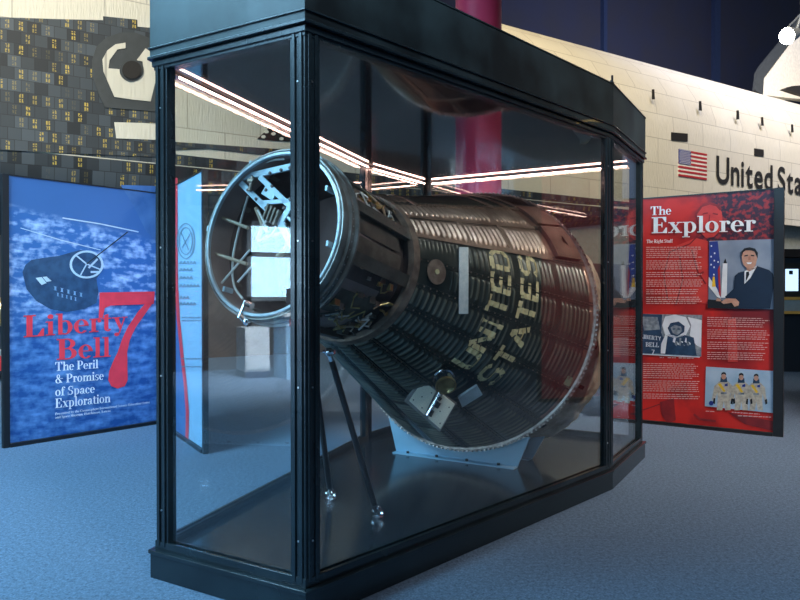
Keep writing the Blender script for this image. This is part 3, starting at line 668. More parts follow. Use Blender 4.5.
# bracket and rods seen through the open ring
def rp(u, v, t): return on_plane(u, v, C0+A_*t, A_)
def bar(mb, a, b, w, t=.035, th=.006):
    p, q = rp(*a, t), rp(*b, t); e = (q-p).normalized(); s = e.cross(A_).normalized()
    mb.box((p+q)/2, e*((q-p).length/2), s*w/2, A_*th)
tr = MB()
bar(tr, (236, 179), (322, 160), .034); bar(tr, (238, 180), (284, 226), .030); bar(tr, (260, 177), (294, 210), .028)
bar(tr, (316, 166), (281, 222), .034); bar(tr, (260, 203), (290, 201), .022); 
bar(tr, (280, 222), (300, 262), .036); bar(tr, (264, 190), (275, 197), .045, .034)
trs = tr.build('bracket', M['pale'], cap, bevel=.002)
for (u, v) in [(240, 178), (252, 177), (270, 173), (281, 170), (290, 168), (248, 190), (256, 199), (266, 208), (276, 219), (266, 190), (272, 186), (284, 208), (290, 199)]:
    p = rp(u, v, .027); mb = MB(); mb.tube([p-A_*.004, p+A_*.004], .008, 10); mb.build('bolt_hole', M['inner'], trs)
mb = MB(); mb.tube([rp(253, 177, .02), rp(250, 191, .02)], .012, 8); mb.tube([rp(249, 181, .02), rp(254, 182, .02)], .015, 8); mb.build('latch', M['gold'], trs)
mb = MB()
for k in range(4): mb.box(rp(268+k*3.4, 212+k*2.2, .03), (rp(268, 205, .03)-rp(264, 216, .03)).normalized()*.038, (rp(10, 0, .03)-rp(0, 0, .03)).normalized()*.006, A_*.02)
mb.box(rp(275, 219, .045), (rp(280, 219, .03)-rp(270, 212, .03)).normalized()*.05, U_*.03, A_*.01)
mb.build('connector', M['panelbrown'], trs, bevel=.002)
def rod(name, pts, r, m, t=.10, par=None):
    mb = MB(); P3 = [rp(u, v, tt) for (u, v, tt) in [(p+(t,))[:3] for p in pts]]; mb.tube(P3, r, 8); return mb.build(name, M[m], par or cap, smooth=True)
def spline(pts, n=6):
    out = []; P = [pts[0]]+list(pts)+[pts[-1]]
    for i in range(1, len(P)-2):
        for k in range(n):
            t = k/n
            out.append(tuple(.5*((2*P[i][d])+(-P[i-1][d]+P[i+1][d])*t+(2*P[i-1][d]-5*P[i][d]+4*P[i+1][d]-P[i+2][d])*t*t+(-P[i-1][d]+3*P[i][d]-3*P[i+1][d]+P[i+2][d])*t**3) for d in range(len(P[0]))))
    return out+[tuple(pts[-1])]
rod('rod', [(218, 216), (248, 228)], .009, 'wire', .05); rod('rod', [(213, 253), (247, 264)], .009, 'wire', .05)
rod('rod', [(221, 284), (250, 250)], .006, 'wirel', .05); rod('rod', [(238, 282), (254, 264)], .006, 'wirel', .05)
rod('cable', spline([(248, 196), (240, 225), (233, 258), (234, 285), (243, 299)]), .006, 'wirel', .08)
rod('cable', spline([(256, 208), (262, 225), (258, 240), (270, 236), (292, 232)]), .010, 'wire', .05)
rod('cable', spline([(278, 257), (288, 246), (296, 230)]), .016, 'wire', .09)
rod('cable', spline([(258, 210), (264, 222), (268, 232), (263, 226), (270, 219), (276, 228), (270, 236)]), .006, 'wirel', .04)
rod('cable', spline([(284, 215), (292, 222), (296, 236), (300, 246)]), .008, 'pale', .04)
rod('cable', spline([(240, 176), (252, 168), (270, 161), (284, 159)]), .005, 'wirel', .03)
mb = MB()
for (u, v) in ((254, 165), (268, 160), (212, 230), (211, 247), (228, 290), (330, 190), (331, 245)):
    p = rp(u, v, .035); mb = MB(); mb.box(p, A_*.03, U_*.012, P_*.006); mb.build('ring_clip', M['pale'], cap)
mb = MB(); mb.tube([rp(246, 301, .0), rp(239, 318, -.01)], .010, 10); mb.tube([rp(241, 316, -.01), rp(249, 325, -.01)], .014, 10); mb.tube([rp(246, 303, .0), rp(252, 306, .0)], .016, 10); mb.ball(rp(246, 322, -.02), .016, 10)
mb.build('ring_clamp', M['chrome'], cap, smooth=True)
# oval painted mark on the collar
mb = MB()
for q in range(14):
    a0, a1 = R(40+q*20), R(60+q*20)
    p = [(.31+.026*math.cos(a)*k, 150+4.2*math.sin(a)*k) for a, k in ((a0, 1), (a1, 1), (a1, .72), (a0, .72))]
    mb.add([CP(t, ph, .396) for t, ph in p], [(0, 1, 2, 3)])
mb.build('painted_mark', M['letter'], cap)

# UNITED STATES, painted round the hull
BL = {'U': [[(0, 1), (0, .2), (.2, 0), (.8, 0), (1, .2), (1, 1)]], 'N': [[(0, 0), (0, 1), (1, 0), (1, 1)]], 'I': [[(.5, 0), (.5, 1)], [(.15, 0), (.85, 0)], [(.15, 1), (.85, 1)]], 'T': [[(.5, 0), (.5, 1)], [(0, 1), (1, 1)]],
      'E': [[(1, 0), (0, 0), (0, 1), (1, 1)], [(0, .5), (.8, .5)]], 'D': [[(0, 0), (0, 1), (.7, 1), (1, .75), (1, .25), (.7, 0), (0, 0)]],
      'S': [[(0, .15), (.2, 0), (.8, 0), (1, .2), (1, .38), (.8, .5), (.2, .5), (0, .62), (0, .8), (.2, 1), (.8, 1), (1, .85)]], 'A': [[(0, 0), (.5, 1), (1, 0)], [(.2, .36), (.8, .36)]]}
def hull_word(word, tA, tB, drift, p0, p1):
    ws = [.42 if c == 'I' else 1 for c in word]; gap = .34; unit = (p1-p0)/(sum(ws)+gap*(len(word)-1)); pc = p0
    for ch, wk in zip(word, ws):
        mb = MB(); wd = unit*(wk if ch != 'I' else .42)
        for st in BL[ch]:
            for (x0, y0), (x1, y1) in zip(st, st[1:]):
                L = math.hypot((x1-x0)*.62, y1-y0); K = max(2, int(L*20))
                for k in range(K):
                    if (k % 8 == 7) and L > .3: continue     # paint broken over the shingle beads
                    qs = []
                    dx, dy = (x1-x0)*.62/L, (y1-y0)/L; hw = .095
                    for f, sgn in ((k/K, 1), ((k+1)/K, 1), ((k+1)/K, -1), (k/K, -1)):
                        x = x0+(x1-x0)*f-dy*hw*sgn/.62; y = y0+(y1-y0)*f+dx*hw*sgn
                        ph = pc+wd*x; t = tB+(tA-tB)*y+drift*(p0-ph)/68
                        qs.append(CP(t, ph, cr(t)+bead(t, ph)+.0045))
                    mb.add(qs, [(0, 1, 2, 3)])
        mb.build('letter', M['letter'], hull); pc += unit*(wk+gap)
hull_word('UNITED', 1.20, 1.345, .05, 135, 67.5)
hull_word('STATES', 1.445, 1.585, .06, 136, 68)
# painted strip for a reflection in the glass, then fittings on the hull
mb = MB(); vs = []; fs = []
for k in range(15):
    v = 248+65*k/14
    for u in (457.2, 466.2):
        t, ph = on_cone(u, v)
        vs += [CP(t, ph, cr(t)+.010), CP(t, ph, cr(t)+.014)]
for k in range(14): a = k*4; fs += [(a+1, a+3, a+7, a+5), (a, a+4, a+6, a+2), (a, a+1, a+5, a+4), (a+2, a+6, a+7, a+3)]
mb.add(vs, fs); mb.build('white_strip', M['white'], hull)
mb = MB(); c = CP(.815, 90, cr(.815)+.002); e1 = (CP(.815, 90, 1)-CP(.815, 90, 0)-A_*KC).normalized(); e2 = e1.cross(A_).normalized()
c = c+e1*.004; mb.tube([c, c+e1*.006], .068, 20); mb.build('hull_port', M['gold'], hull)
mb = MB(); mb.tube([c+e1*.006, c+e1*.012], .014, 12); mb.build('port_plug', M['letter'], hull)
mb = MB(); sheet(mb, 2.11, 2.17, 115.5, 119.5, 0, .004, n=4, rf=lambda t: cr(t)+.002); mb.build('green_tag', M['green'], hull)
for k in range(3):
    mb = MB(); t, ph = on_cone(452+k*4, 200.5); mb.add([CP(t-.02, ph-1.6, cr(t)+.010), CP(t+.02, ph-1.6, cr(t)+.014), CP(t, ph+1.6, cr(t)+.010)], [(0, 1, 2)]); mb.build('yellow_arrow', M['yellow'], hull)
# hatch outline and aft boxes
mb = MB(); rf = lambda t: cr(t)+.003
for (t0, t1, p0, p1) in ((.86, 1.94, -19, -17), (.86, 1.94, 32, 34), (.86, .89, -19, 34), (1.91, 1.94, -19, 34), (1.60, 1.64, -4, 33), (1.78, 1.82, 6, 33)): sheet(mb, t0, t1, p0, p1, 0, .008, n=18, rf=rf)
mb.build('hatch_frame', M['hullb'], hull)
mb = MB(); sheet(mb, 1.90, 2.16, 32, 46, 0, .020, n=8, rf=rf); sheet(mb, 1.88, 2.14, 48, 65, 0, .026, n=8, rf=rf); mb.build('aft_fairing', M['hullc'], hull)
mb = MB(); t, ph = 2.05, 56; c = CP(t, ph, cr(t)+.028); e1 = CP(t, ph, 1)-CP(t, ph, 0); mb.tube([c, c+e1*.004], .034, 14); mb.build('fairing_hole', M['vent'], hull)
mb = MB()
for q in range(10): mb.ball(CP(1.91, 49+q*1.6, cr(1.91)+.028), .005, 6); mb.ball(CP(2.12, 49+q*1.6, cr(2.12)+.028), .005, 6); mb.ball(CP(1.92+q*.024, 49, cr(1.92+q*.024)+.028), .005, 6); mb.ball(CP(1.92+q*.024, 64, cr(1.92+q*.024)+.028), .005, 6)
rv = mb.build('fairing_rivets', M['gold'], hull); rv['kind'] = 'stuff'
mb = MB()
for (t0, t1, p0, p1) in ((.70, 1.84, 47.2, 49.2), (.70, 1.84, 64.6, 67), (1.085, 1.115, 48, 66), (1.445, 1.475, 48, 66)): sheet(mb, t0, t1, p0, p1, 0, .006, n=6, rf=rf)
mb.build('cover_strips', M['hullb'], hull)
# sensor unit and periscope below the lettering
tI, pI = on_cone(430, 405); hp = CP(tI, pI, cr(tI)); hn = (CP(tI, pI, 1)-CP(tI, pI, 0)).normalized(); dn = (EYE-hp).normalized()
pn = (dn*.95+hn*.20).normalized(); pc0 = hp+dn*.20
def ip(u, v): return on_plane(u, v, pc0, pn)
mb = MB(); mb.prism([ip(422, 378), ip(457, 404), ip(440, 432), ip(404, 401)], -pn*.03); mb.prism([ip(419, 384), ip(444, 402), ip(436, 420), ip(412, 402)], -pn*.24)
unit = mb.build('sensor_unit', M['ring'], cap, bevel=.003)
for pts in (((423, 380), (436, 391), (424.5, 415), (409, 400.5)), ((443, 394.5), (455, 404), (440.5, 429), (428, 418))):
    mb = MB(); mb.prism([ip(*p) for p in pts], pn*.008); pl = mb.build('cover_plate', M['cream'], unit, bevel=.004)
mb = MB()
for (u, v) in ((422, 385), (431.5, 392.5), (422, 396.5), (413.5, 399.5), (422, 407.5), (440, 411), (449, 407), (440, 423)): p = ip(u, v); mb = MB(); mb.tube([p+pn*.008, p+pn*.012], .004, 8); mb.build('plate_screw', M['vent'], unit)
mb = MB(); a, b = ip(440, 392), ip(427, 415); mb.tube([a+pn*.012, b+pn*.012], .012, 10); mb.build('hinge_rod', M['chrome'], unit, smooth=True)
mb = MB(); mb.tube([ip(439, 402)+pn*.014, ip(436, 407)+pn*.014], .014, 10); mb.tube([ip(441, 397)+pn*.014, ip(438.5, 400)+pn*.014], .010, 10); mb.tube([ip(433, 410)+pn*.01, ip(430, 416)+pn*.01], .010, 10); mb.build('linkage', M['vent'], unit)
tP, pP = on_cone(443, 374); a = CP(tP, pP, cr(tP)-.02); b = on_plane(446, 386, a+dn*.10, dn); ax = (b-a).normalized()
mb = MB(); mb.lathe(a, ax, [(0, .055), ((b-a).length, .060), ((b-a).length, .050), (.02, .046)], 28); mb.tube([a+ax*.06, a+ax*.066], .063, 28)
sc = mb.build('periscope', M['chrome'], cap, smooth=True)
mb = MB(); mb.tube([b-ax*.02, b-ax*.012], .052, 28); mb.lathe(b, ax, [(-.012, .052), (.002, .052), (.002, .061), (-.012, .061)], 28); mb.build('periscope_lens', M['brass'], sc)
mb = MB(); t, ph = on_cone(466, 392); e1 = (CP(t, ph, 1)-CP(t, ph, 0)).normalized(); c1, c2 = (CP(*on_cone(u, v), cr(on_cone(u, v)[0])+.01) for u, v in ((459, 400), (479, 387.5)))
c3, c4_ = (CP(*on_cone(u, v), cr(on_cone(u, v)[0])+.005) for u, v in ((476, 383), (457, 395)))
mb.prism([c1+e1*.03, c2+e1*.03, c3, c4_], e1*.012); mb.build('open_flap', M['ringl'], cap, bevel=.002)

# cradle
cra = empty('steel_cradle', CS(2.15, .02, ZD), 'light blue steel cradle holding the wide end of the capsule on the case deck', 'stand')
def kp_(u, v): return on_plane(u, v, CS(2.31, 0), AX)
BLc, BRc, TRc, TLc = kp_(396.5, 447.5), kp_(517, 467), kp_(530, 437), kp_(388, 414)
BLc.z = BRc.z = ZD
for k, nm in ((0, 'front_saddle'), (.30, 'rear_saddle')):
    arc_ = [CP(2.275, ph, R2-.012) for ph in (152, 158, 164, 170, 176, 182, 188, 194, 200)]
    sh = AX*k - (Vector((0, 0, .05)) if k else Vector((0, 0, 0)))
    up_ = [TRc]+[p-AX*(p-CS(2.31, 0)).dot(AX) for p in arc_ if (p-TRc).dot(PX) < 0 and (p-TLc).dot(PX) > 0]+[TLc]
    pts = [BLc+AX*k, BRc+AX*k]+[p+sh for p in up_]
    mb = MB(); mb.prism(pts, AX*.012); mb.build(nm, M['cradle'], cra)
    d = BRc-BLc; c = (BRc+BLc)/2+AX*k
    mb = MB(); mb.box(c-AX*.03+Vector((0, 0, .005)), d/2, AX*.03, (0, 0, .005)); fl = mb.build('base_flange', M['cradle'], cra)
    for q in range(4): p = BLc+AX*k+d*(.12+.25*q)-AX*.03+Vector((0, 0, .01)); mb = MB(); mb.tube([p, p+Vector((0, 0, .014))], .012, 6); mb.build('bolt', M['blkpost'], fl)

# struts
def strut(top, bot, label):
    r = empty('support_strut', bot, label, 'support', 'struts under the capsule neck'); d = (top-bot); e = d.normalized()
    mb = MB(); mb.tube([bot+e*.075, top-e*.05], .0165, 14); mb.build('rod', M['blkpost'], r, smooth=True)
    mb = MB(); mb.tube([top-e*.06, top-e*.02], .012, 10); mb.ball(top, .024, 12); mb.tube([top-PX*.035, top+PX*.035], .010, 10); mb.build('ball_joint', M['chrome'], r, smooth=True)
    mb = MB(); mb.tube([bot+e*.03, bot+e*.085], [.012, .017], 10); mb.box(bot+Vector((0, 0, .022)), AX*.012, PX*.020, (0, 0, .022)); mb.tube([bot+Vector((0, 0, .03))-PX*.035, bot+Vector((0, 0, .03))+PX*.035], .009, 10); mb.tube([bot, bot+Vector((0, 0, .006))], .032, 16); mb.ball(bot+Vector((0, 0, .045)), .018, 10)
    mb.build('clevis', M['chrome'], r, smooth=True)
DZ = Vector((0, 0, ZD)); up = Vector((0, 0, 1))
strut(at(329, 352, 3.62), on_plane(378, 517, DZ, up), 'black strut with chrome ends slanting right under the capsule neck')
strut(at(312, 352, 3.80), on_plane(331, 499, DZ, up), 'nearer-upright black strut with chrome ends just right of the front case post')

# ================================================================== BANNERS
def banner_frame(B, root, left, right, wl=.05, wr=.05):
    z1 = B.z1+.012
    for flag, a, w in ((left, -wl/2, wl), (right, B.w+wr/2, wr)):
        if flag:
            mb = MB(); mb.box(B.W(a, z1/2, 0), B.u*w/2, B.n*.022, (0, 0, z1/2)); mb.build('upright', M['blkpost'], root, bevel=.003)
    mb = MB(); mb.box(B.W(B.w/2, B.z1+.006, 0), B.u*B.w/2, B.n*.012, (0, 0, .006)); mb.build('top_rail', M['blkpost'], root)
    mb = MB(); mb.box(B.W(B.w/2, .016, 0), B.u*B.w/2, B.n*.03, (0, 0, .016)); mb.build('bottom_rail', M['blkpost'], root)
def art(B, root, name, fn, mats, label=None):
    mb = MB(); fn(mb); o = mb.build(name, mats, root, recalc=False)
    if label: o['label'] = label
    return o
# --- Liberty Bell 7
K1 = Vector((-3.40, 6.08)); FD = Vector((-2.485, 7.20))
L = Board(K1, FD, .035, 2.36)
lb = empty('display_banner', (K1.x, K1.y, 0), 'blue ocean photo banner reading Liberty Bell 7 in red letters', 'banner')
L.panel(M['ocean'], lb); banner_frame(L, lb, True, True, .055, .03)
art(L, lb, 'printed_title', lambda m: (L.text(m, 'Liberty', (23, 337.5), (126, 329.5), 22, 5), L.text(m, 'Bell', (56, 360), (109.5, 356.5), 21, 5),
    L.poly(m, [(99, 292.5), (154, 291.5), (153, 304), (110, 305.5), (104, 308), (102, 318), (98, 318)], 5), L.poly(m, [(151, 303), (154, 300), (143, 316), (135, 327), (129, 340), (126.5, 352), (117, 352), (121, 340), (127, 327), (137, 312), (145, 303)], 5),
    L.poly(m, [(126.5, 352), (126.8, 368), (127, 380), (124, 386), (117, 388.5), (110.5, 386), (107.5, 380), (108.5, 371), (113, 360), (117, 352)], 5)), [M['print_red']])
art(L, lb, 'printed_subtitle', lambda m: (L.text(m, 'The Peril', (54.5, 371), (97.5, 368), 9, 5), L.text(m, '& Promise', (54.5, 383.5), (103, 379.5), 9, 5), L.text(m, 'of Space', (54.5, 396), (94, 392.5), 9, 5), L.text(m, 'Exploration', (54.5, 408), (109.5, 402), 9.5, 5),
    L.text(m, 'Presented by the Cosmosphere International Science Education Center', (54.5, 415), (149, 403), 2.4, 5), L.text(m, 'and Space Museum, Hutchinson, Kansas', (54.5, 418.5), (110, 411.5), 2.4, 5)), [M['print_white']])
def lbcap(m):
    L.poly(m, [(22, 272), (25, 265), (31, 260), (42, 258), (58, 256), (72, 252), (80, 250), (92, 252), (101, 262), (102, 270), (96, 279), (98, 292), (96, 303), (84, 309), (66, 312), (50, 309), (36, 301), (26, 289)], 1, 0)
    for ring in range(28):
        a0, a1 = 2*PI*ring/28, 2*PI*(ring+1)/28
        P = lambda a, k: (86+17*k*math.cos(a), 264.5+14*k*math.sin(a))
        L.poly(m, [P(a0, 1), P(a1, 1), P(a1, .86), P(a0, .86)], 3, 1)
    L.line(m, [(86, 264), (75, 255)], 1.5, 3, 1); L.line(m, [(86, 264), (80, 275)], 1.3, 3, 1); L.line(m, [(86, 264), (101, 270)], 1.3, 3, 1); L.line(m, [(88, 268), (97, 259)], 2, 3, 1); L.line(m, [(90, 272), (98, 272)], 2, 3, 1)
    L.line(m, [(86, 264), (127, 232)], 1.1, 4, 2)
    L.poly(m, [(35, 278), (41, 277), (46, 283), (41, 285)], 3, 1); L.poly(m, [(42, 277), (46, 276.5), (51, 281), (46, 282)], 3, 1)
    L.text(m, 'UNITED'.replace('U', 'H').replace('N', 'H').replace('D', 'B') if False else 'I I I I I', (53, 290), (82, 297), 4, 3, 3); L.text(m, 'I I I I I', (56, 296), (76, 301), 3.5, 3, 3)
art(L, lb, 'printed_capsule', lbcap, [M['inkb'], M['inkg'], M['p_black'], M['inkm']])
def cover(m):   # dark interior of the printed ring
    L.ell(m, (86, 264.5), 14.6, 12, 2, 0)
    L.line(m, [(62, 218), (100, 224), (138, 232)], 1.2, 2, 1); L.line(m, [(20, 228), (60, 240), (100, 250)], .8, 1, 1)
    L.poly(m, [(120, 185), (155, 186), (155, 240), (146, 232), (132, 204)], 1, 2)
art(L, lb, 'printed_shading', cover, [M['inkb'], M['inkg'], mat('slate_blue_print', (.07, .17, .37), .5, 0, (.035, .11, .28), scale=5)])
# --- light blue panel behind the case
G = Board(Vector((-2.38, 7.08)), Vector((-1.64, 5.86)), .035, 2.36)
gb = empty('display_banner', (-1.64, 5.86, 0), 'pale blue banner with a curving red stripe seen through the left case glass', 'banner')
G.panel(M['lblue'], gb); banner_frame(G, gb, False, True, .03, .05)
art(G, gb, 'printed_picture', lambda m: G.poly(m, [(163, 180), (177, 178), (178, 310), (183, 360), (187, 400), (188, 439), (163, 420)], 1), [M['ocean']])
art(G, gb, 'printed_stripe', lambda m: G.line(m, [(177, 178), (177, 230), (177.5, 285), (179.5, 320), (183, 355), (186.5, 385), (188.5, 412), (188, 443)], 3.2, 2), [M['print_red']])
def hand(m):
    for k in range(20):
        a0, a1 = 2*PI*k/20, 2*PI*(k+1)/20
        for r in (11, 8.4): G.line(m, [(187+r*.8*math.cos(a0), 241+r*1.6*math.sin(a0)), (187+r*.8*math.cos(a1), 241+r*1.6*math.sin(a1))], .9, 3)
    G.line(m, [(182, 232), (190, 250)], .8, 3); G.line(m, [(192, 233), (183, 248)], .8, 3)
    for y, w in ((264, 16), (271, 12), (279, 12), (287, 20), (299, 9), (305, 14)):
        x = 181
        while x < 181+w: G.line(m, [(x, y), (x+1.4, y-3), (x+2.4, y)], .8, 3); x += 3.4
    G.para(m, [(183, 317, 204, 317), (183, 320, 204, 320), (183, 358, 203, 358), (183, 366, 203, 366)], 3)
art(G, gb, 'printed_sketch', hand, [M['bline']])
# --- The Explorer
E_ = Board(Vector((2.42, 7.30)), Vector((3.50, 6.555)), .035, 2.31)
eb = empty('display_banner', (3.5, 6.55, 0), 'red photo banner headed The Explorer standing right of the case', 'banner')
E_.panel(M['redprint'], eb); banner_frame(E_, eb, True, True, .03, .085)
def ghost(m):
    E_.poly(m, [(697, 215), (699, 209), (704, 205.5), (711, 204), (718, 206), (722, 212), (723, 222), (720, 231), (714, 237), (706, 238), (700, 232)], 1, 0)
    E_.line(m, [(697, 213), (702, 206), (710, 203.5), (717, 205.5), (721, 210)], 2.2, 2, 1)
    E_.line(m, [(703, 214), (708, 213)], 1.4, 2, 1); E_.line(m, [(713, 213.5), (718, 214.5)], 1.4, 2, 1); E_.line(m, [(710, 215), (709, 222), (712, 223)], 1, 2, 1); E_.line(m, [(706, 229), (714, 229.5)], 1.2, 2, 1)
    E_.poly(m, [(664, 262), (676, 246), (696, 238), (708, 241), (708, 304), (662, 298)], 1, 0)
    E_.line(m, [(700, 234), (690, 244), (670, 252), (664, 275), (668, 300)], 1.2, 2, 1); E_.line(m, [(680, 256), (683, 280), (676, 305)], 1.2, 2, 1); E_.line(m, [(692, 250), (698, 272), (706, 284)], 1.6, 2, 1); E_.line(m, [(696, 276), (704, 272)], 2, 2, 1)
    E_.poly(m, [(660, 402), (674, 398), (676, 420), (668, 424), (662, 415)], 1, 1); E_.line(m, [(694, 414), (700, 419), (716, 421)], 2.2, 1, 1); E_.line(m, [(643, 410), (660, 404)], 1, 1, 1)
    E_.poly(m, [(728, 412), (778, 422), (778, 432), (745, 424)], 1, 2)
    E_.poly(m, [(728, 320), (736, 318), (738, 362), (728, 362)], 1, 0)
art(E_, eb, 'printed_ghost_portrait', ghost, [M['redl'], M['redd'], M['redd']])
art(E_, eb, 'printed_title', lambda m: (E_.text(m, 'The', (651, 215.3), (671.5, 214.6), 8.6, 5), E_.text(m, 'Explorer', (652, 233.4), (755.5, 231.5), 16, 5), E_.text(m, 'The Right Stuff', (647, 243.2), (673, 242.6), 3.4, 5)), [M['print_white']])
def rows(m):
    y = 247
    for blk in (6, 5, 3, 4, 3, 4):
        for k in range(blk): E_.para(m, [(646.5, y, random.uniform(696, 703), y-.2)], 4, h=.75); y += 2.0
        y += 1.6
    y = 363
    for blk in (8, 6, 3):
        for k in range(blk): E_.para(m, [(643.5, y, random.uniform(692, 700), y+.8)], 4, h=.75); y += 2.0
        y += 1.2
    y = 317
    for blk in (5, 5, 4, 4):
        for k in range(blk): E_.para(m, [(707.5, y, random.uniform(762, 770), y+1.2)], 4, h=.75); y += 2.1
        y += 1.8
    E_.para(m, [(660, 356.8, 664, 357), (668, 357, 676, 357.2), (679, 357.2, 694, 357.6), (706, 410.5, 715, 411), (732, 411.5, 760, 413.5), (738, 415, 772, 416.5)], 4, h=1)
pr = art(E_, eb, 'printed_text', rows, [M['lines']]); pr['kind'] = 'stuff'
def man(m):
    E_.poly(m, [(709.5, 241), (779.5, 239), (779.5, 309.5), (708.5, 308)], 3, 0)
    def X(x, y): return (700+x/7.5, 230+y/7.5)
    def P(pts, l, mi): E_.poly(m, [X(*p) for p in pts], l, mi)
    P([(72, 90), (135, 85), (152, 240), (140, 420), (160, 510), (130, 500), (68, 370)], 4, 3)         # flag cloth
    P([(68, 350), (130, 440), (160, 515), (128, 500), (66, 420)], 5, 2); P([(135, 300), (150, 260), (158, 500), (146, 490)], 5, 6)
    for (x, y) in ((88, 120), (112, 175), (110, 230), (138, 240), (108, 280), (106, 335), (86, 200), (86, 260)): P([(x-5, y-6), (x+5, y-6), (x+5, y+6), (x-5, y+6)], 6, 2)
    P([(98, 350), (112, 350), (120, 425), (92, 425)], 6, 7)
    P([(172, 250), (208, 250), (202, 508), (160, 508)], 5, 2); P([(178, 250), (192, 212), (204, 250)], 5, 4)
    P([(60, 520), (330, 540), (350, 590), (60, 585)], 5, 4)                                             # desk
    P([(190, 500), (255, 440), (262, 345), (290, 320), (350, 305), (430, 270), (520, 300), (550, 330), (560, 400), (545, 480), (528, 590), (290, 590), (282, 545), (205, 525)], 6, 1)
    P([(335, 310), (430, 268), (380, 360), (335, 405)], 7, 2); P([(348, 315), (368, 312), (372, 335), (345, 390)], 8, 4)
    P([(345, 270), (410, 262), (424, 285), (370, 312), (352, 300)], 7, 5)
    P([(315, 185), (322, 150), (350, 138), (400, 138), (428, 165), (430, 215), (420, 265), (390, 290), (355, 290), (328, 262), (318, 225)], 8, 5)
    P([(312, 200), (314, 160), (335, 138), (375, 130), (415, 140), (436, 172), (434, 215), (424, 190), (410, 160), (380, 152), (345, 154), (326, 168), (320, 190)], 9, 4)
    P([(335, 192), (362, 186), (362, 194), (336, 200)], 9, 4); P([(384, 186), (410, 190), (410, 198), (385, 194)], 9, 4); P([(350, 244), (392, 243), (384, 255), (360, 255)], 9, 2)
    P([(366, 200), (380, 200), (384, 226), (364, 226)], 9, 8)
    P([(160, 540), (200, 512), (270, 515), (296, 540), (292, 565), (262, 575), (240, 545), (180, 555)], 8, 5); P([(130, 510), (160, 520), (158, 535), (122, 532)], 8, 5)
art(E_, eb, 'printed_desk_portrait', man, [M['p_sky'], M['p_suit'], M['p_white'], M['p_blue'], M['p_black'], M['p_skin'], M['flagr'], M['yellow'], mat('warm_skin_print', (.42, .20, .14), .5)])
def bw(m):
    def X(x, y): return (600+x/4, 300+y/4)
    def P(pts, l, mi): E_.poly(m, [X(*p) for p in pts], l, mi)
    P([(120, 54), (410, 60), (406, 226), (120, 212)], 3, 0)
    P([(120, 54), (250, 58), (246, 130), (262, 170), (240, 214), (120, 212)], 4, 1); P([(168, 66), (232, 68), (242, 118), (178, 122)], 5, 3); P([(178, 74), (222, 76), (230, 110), (186, 112)], 6, 0)
    P([(250, 100), (262, 66), (300, 58), (345, 68), (362, 105), (345, 140), (300, 152), (262, 140)], 5, 2)
    P([(272, 112), (284, 92), (316, 86), (340, 104), (338, 128), (310, 146), (284, 138)], 6, 1); P([(284, 110), (300, 100), (326, 106), (330, 124), (312, 140), (292, 132)], 7, 3); P([(292, 114), (302, 112), (302, 118), (292, 119)], 8, 1); P([(312, 112), (322, 114), (321, 119), (311, 118)], 8, 1)
    P([(250, 150), (275, 138), (340, 140), (376, 150), (388, 222), (240, 216)], 5, 1); P([(352, 68), (408, 80), (405, 190), (385, 180), (360, 140), (366, 100)], 4, 2)
    for k in range(9): P([(296+k*8, 150+(k % 3)*14), (306+k*7, 152+(k % 3)*14), (300+k*8, 172+(k % 2)*12), (292+k*8, 166+(k % 2)*12)], 6, 3 if k % 2 else 2)
    P([(246, 176), (262, 140), (272, 144), (262, 214), (244, 214)], 6, 2)
    P([(168, 214), (400, 226), (400, 230), (168, 218)], 4, 4)
art(E_, eb, 'printed_helmet_photo', bw, [M['p_grey'], M['inkb'], M['p_white'], M['p_grey'], M['p_white']])
art(E_, eb, 'printed_hull_lettering', lambda m: (E_.text(m, 'LIBERTY', (641, 338.2), (661.5, 340.5), 4, 8), E_.text(m, 'BELL', (646, 346.5), (659.5, 347.2), 4.5, 8), E_.text(m, '7', (652, 354), (655, 354.2), 4.5, 8)), [M['p_white']])
def trio(m):
    E_.poly(m, [(706.2, 366.5), (775.5, 371), (774.5, 413), (705, 406)], 3, 0)
    for (x, s) in ((724, 1), (741.5, .98), (756.5, .96)):
        y = 374+(x-724)*.05
        def P(pts, l, mi): E_.poly(m, [(x+a*s, y+b*s) for a, b in pts], l, mi)
        P([(-4, 7), (4, 7), (9, 12), (10, 22), (12, 27), (9, 28), (6.5, 18), (6, 25), (7, 36), (1.5, 36), (0, 27), (-1.5, 36), (-7, 36), (-6, 25), (-6.5, 18), (-9, 27), (-12, 26), (-9.5, 12)], 4, 1)
        P([(-3, 3), (3, 3), (3.5, 8), (-3.5, 8)], 5, 4); P([(-2.4, 0), (0, -1.5), (2.4, 0), (2.2, 4), (0, 5.5), (-2.2, 4)], 6, 2); P([(-2.6, 1), (-2, -1.4), (0, -2.2), (2, -1.4), (2.6, 1), (0, -.4)], 7, 3)
        P([(-6, 10), (-3, 9), (2, 17), (0, 18)], 5, 5); P([(-10, 24), (-8.5, 24), (-8.8, 30), (-11, 29)], 5, 3); P([(9, 25), (11, 24), (11.5, 29), (9.5, 30)], 5, 3); P([(1, 10), (4, 9), (4, 12), (1, 12)], 6, 6)
        P([(-3, 18), (3, 18), (3, 20), (-3, 20)], 5, 7)
    E_.ell(m, (711.5, 403), 2.3, 2.3, 5, 6)
art(E_, eb, 'printed_trio_photo', trio, [M['p_sky2'], M['p_tan'], M['p_skin'], M['p_black'], M['inkb'], M['yellow'], M['p_blue'], M['p_grey']])

# --- red banner standing off to the right, mirrored in the long case glass
Q_ = Board(Vector((5.25, 5.35)), Vector((5.75, 7.4)), .035, 2.9)
qb = empty('display_banner', (5.5, 6.7, 0), 'tall plain red banner mirrored in the long case glass beside the far post', 'banner')
Q_.panel(M['redl'], qb); banner_frame(Q_, qb, True, True, .04, .04)

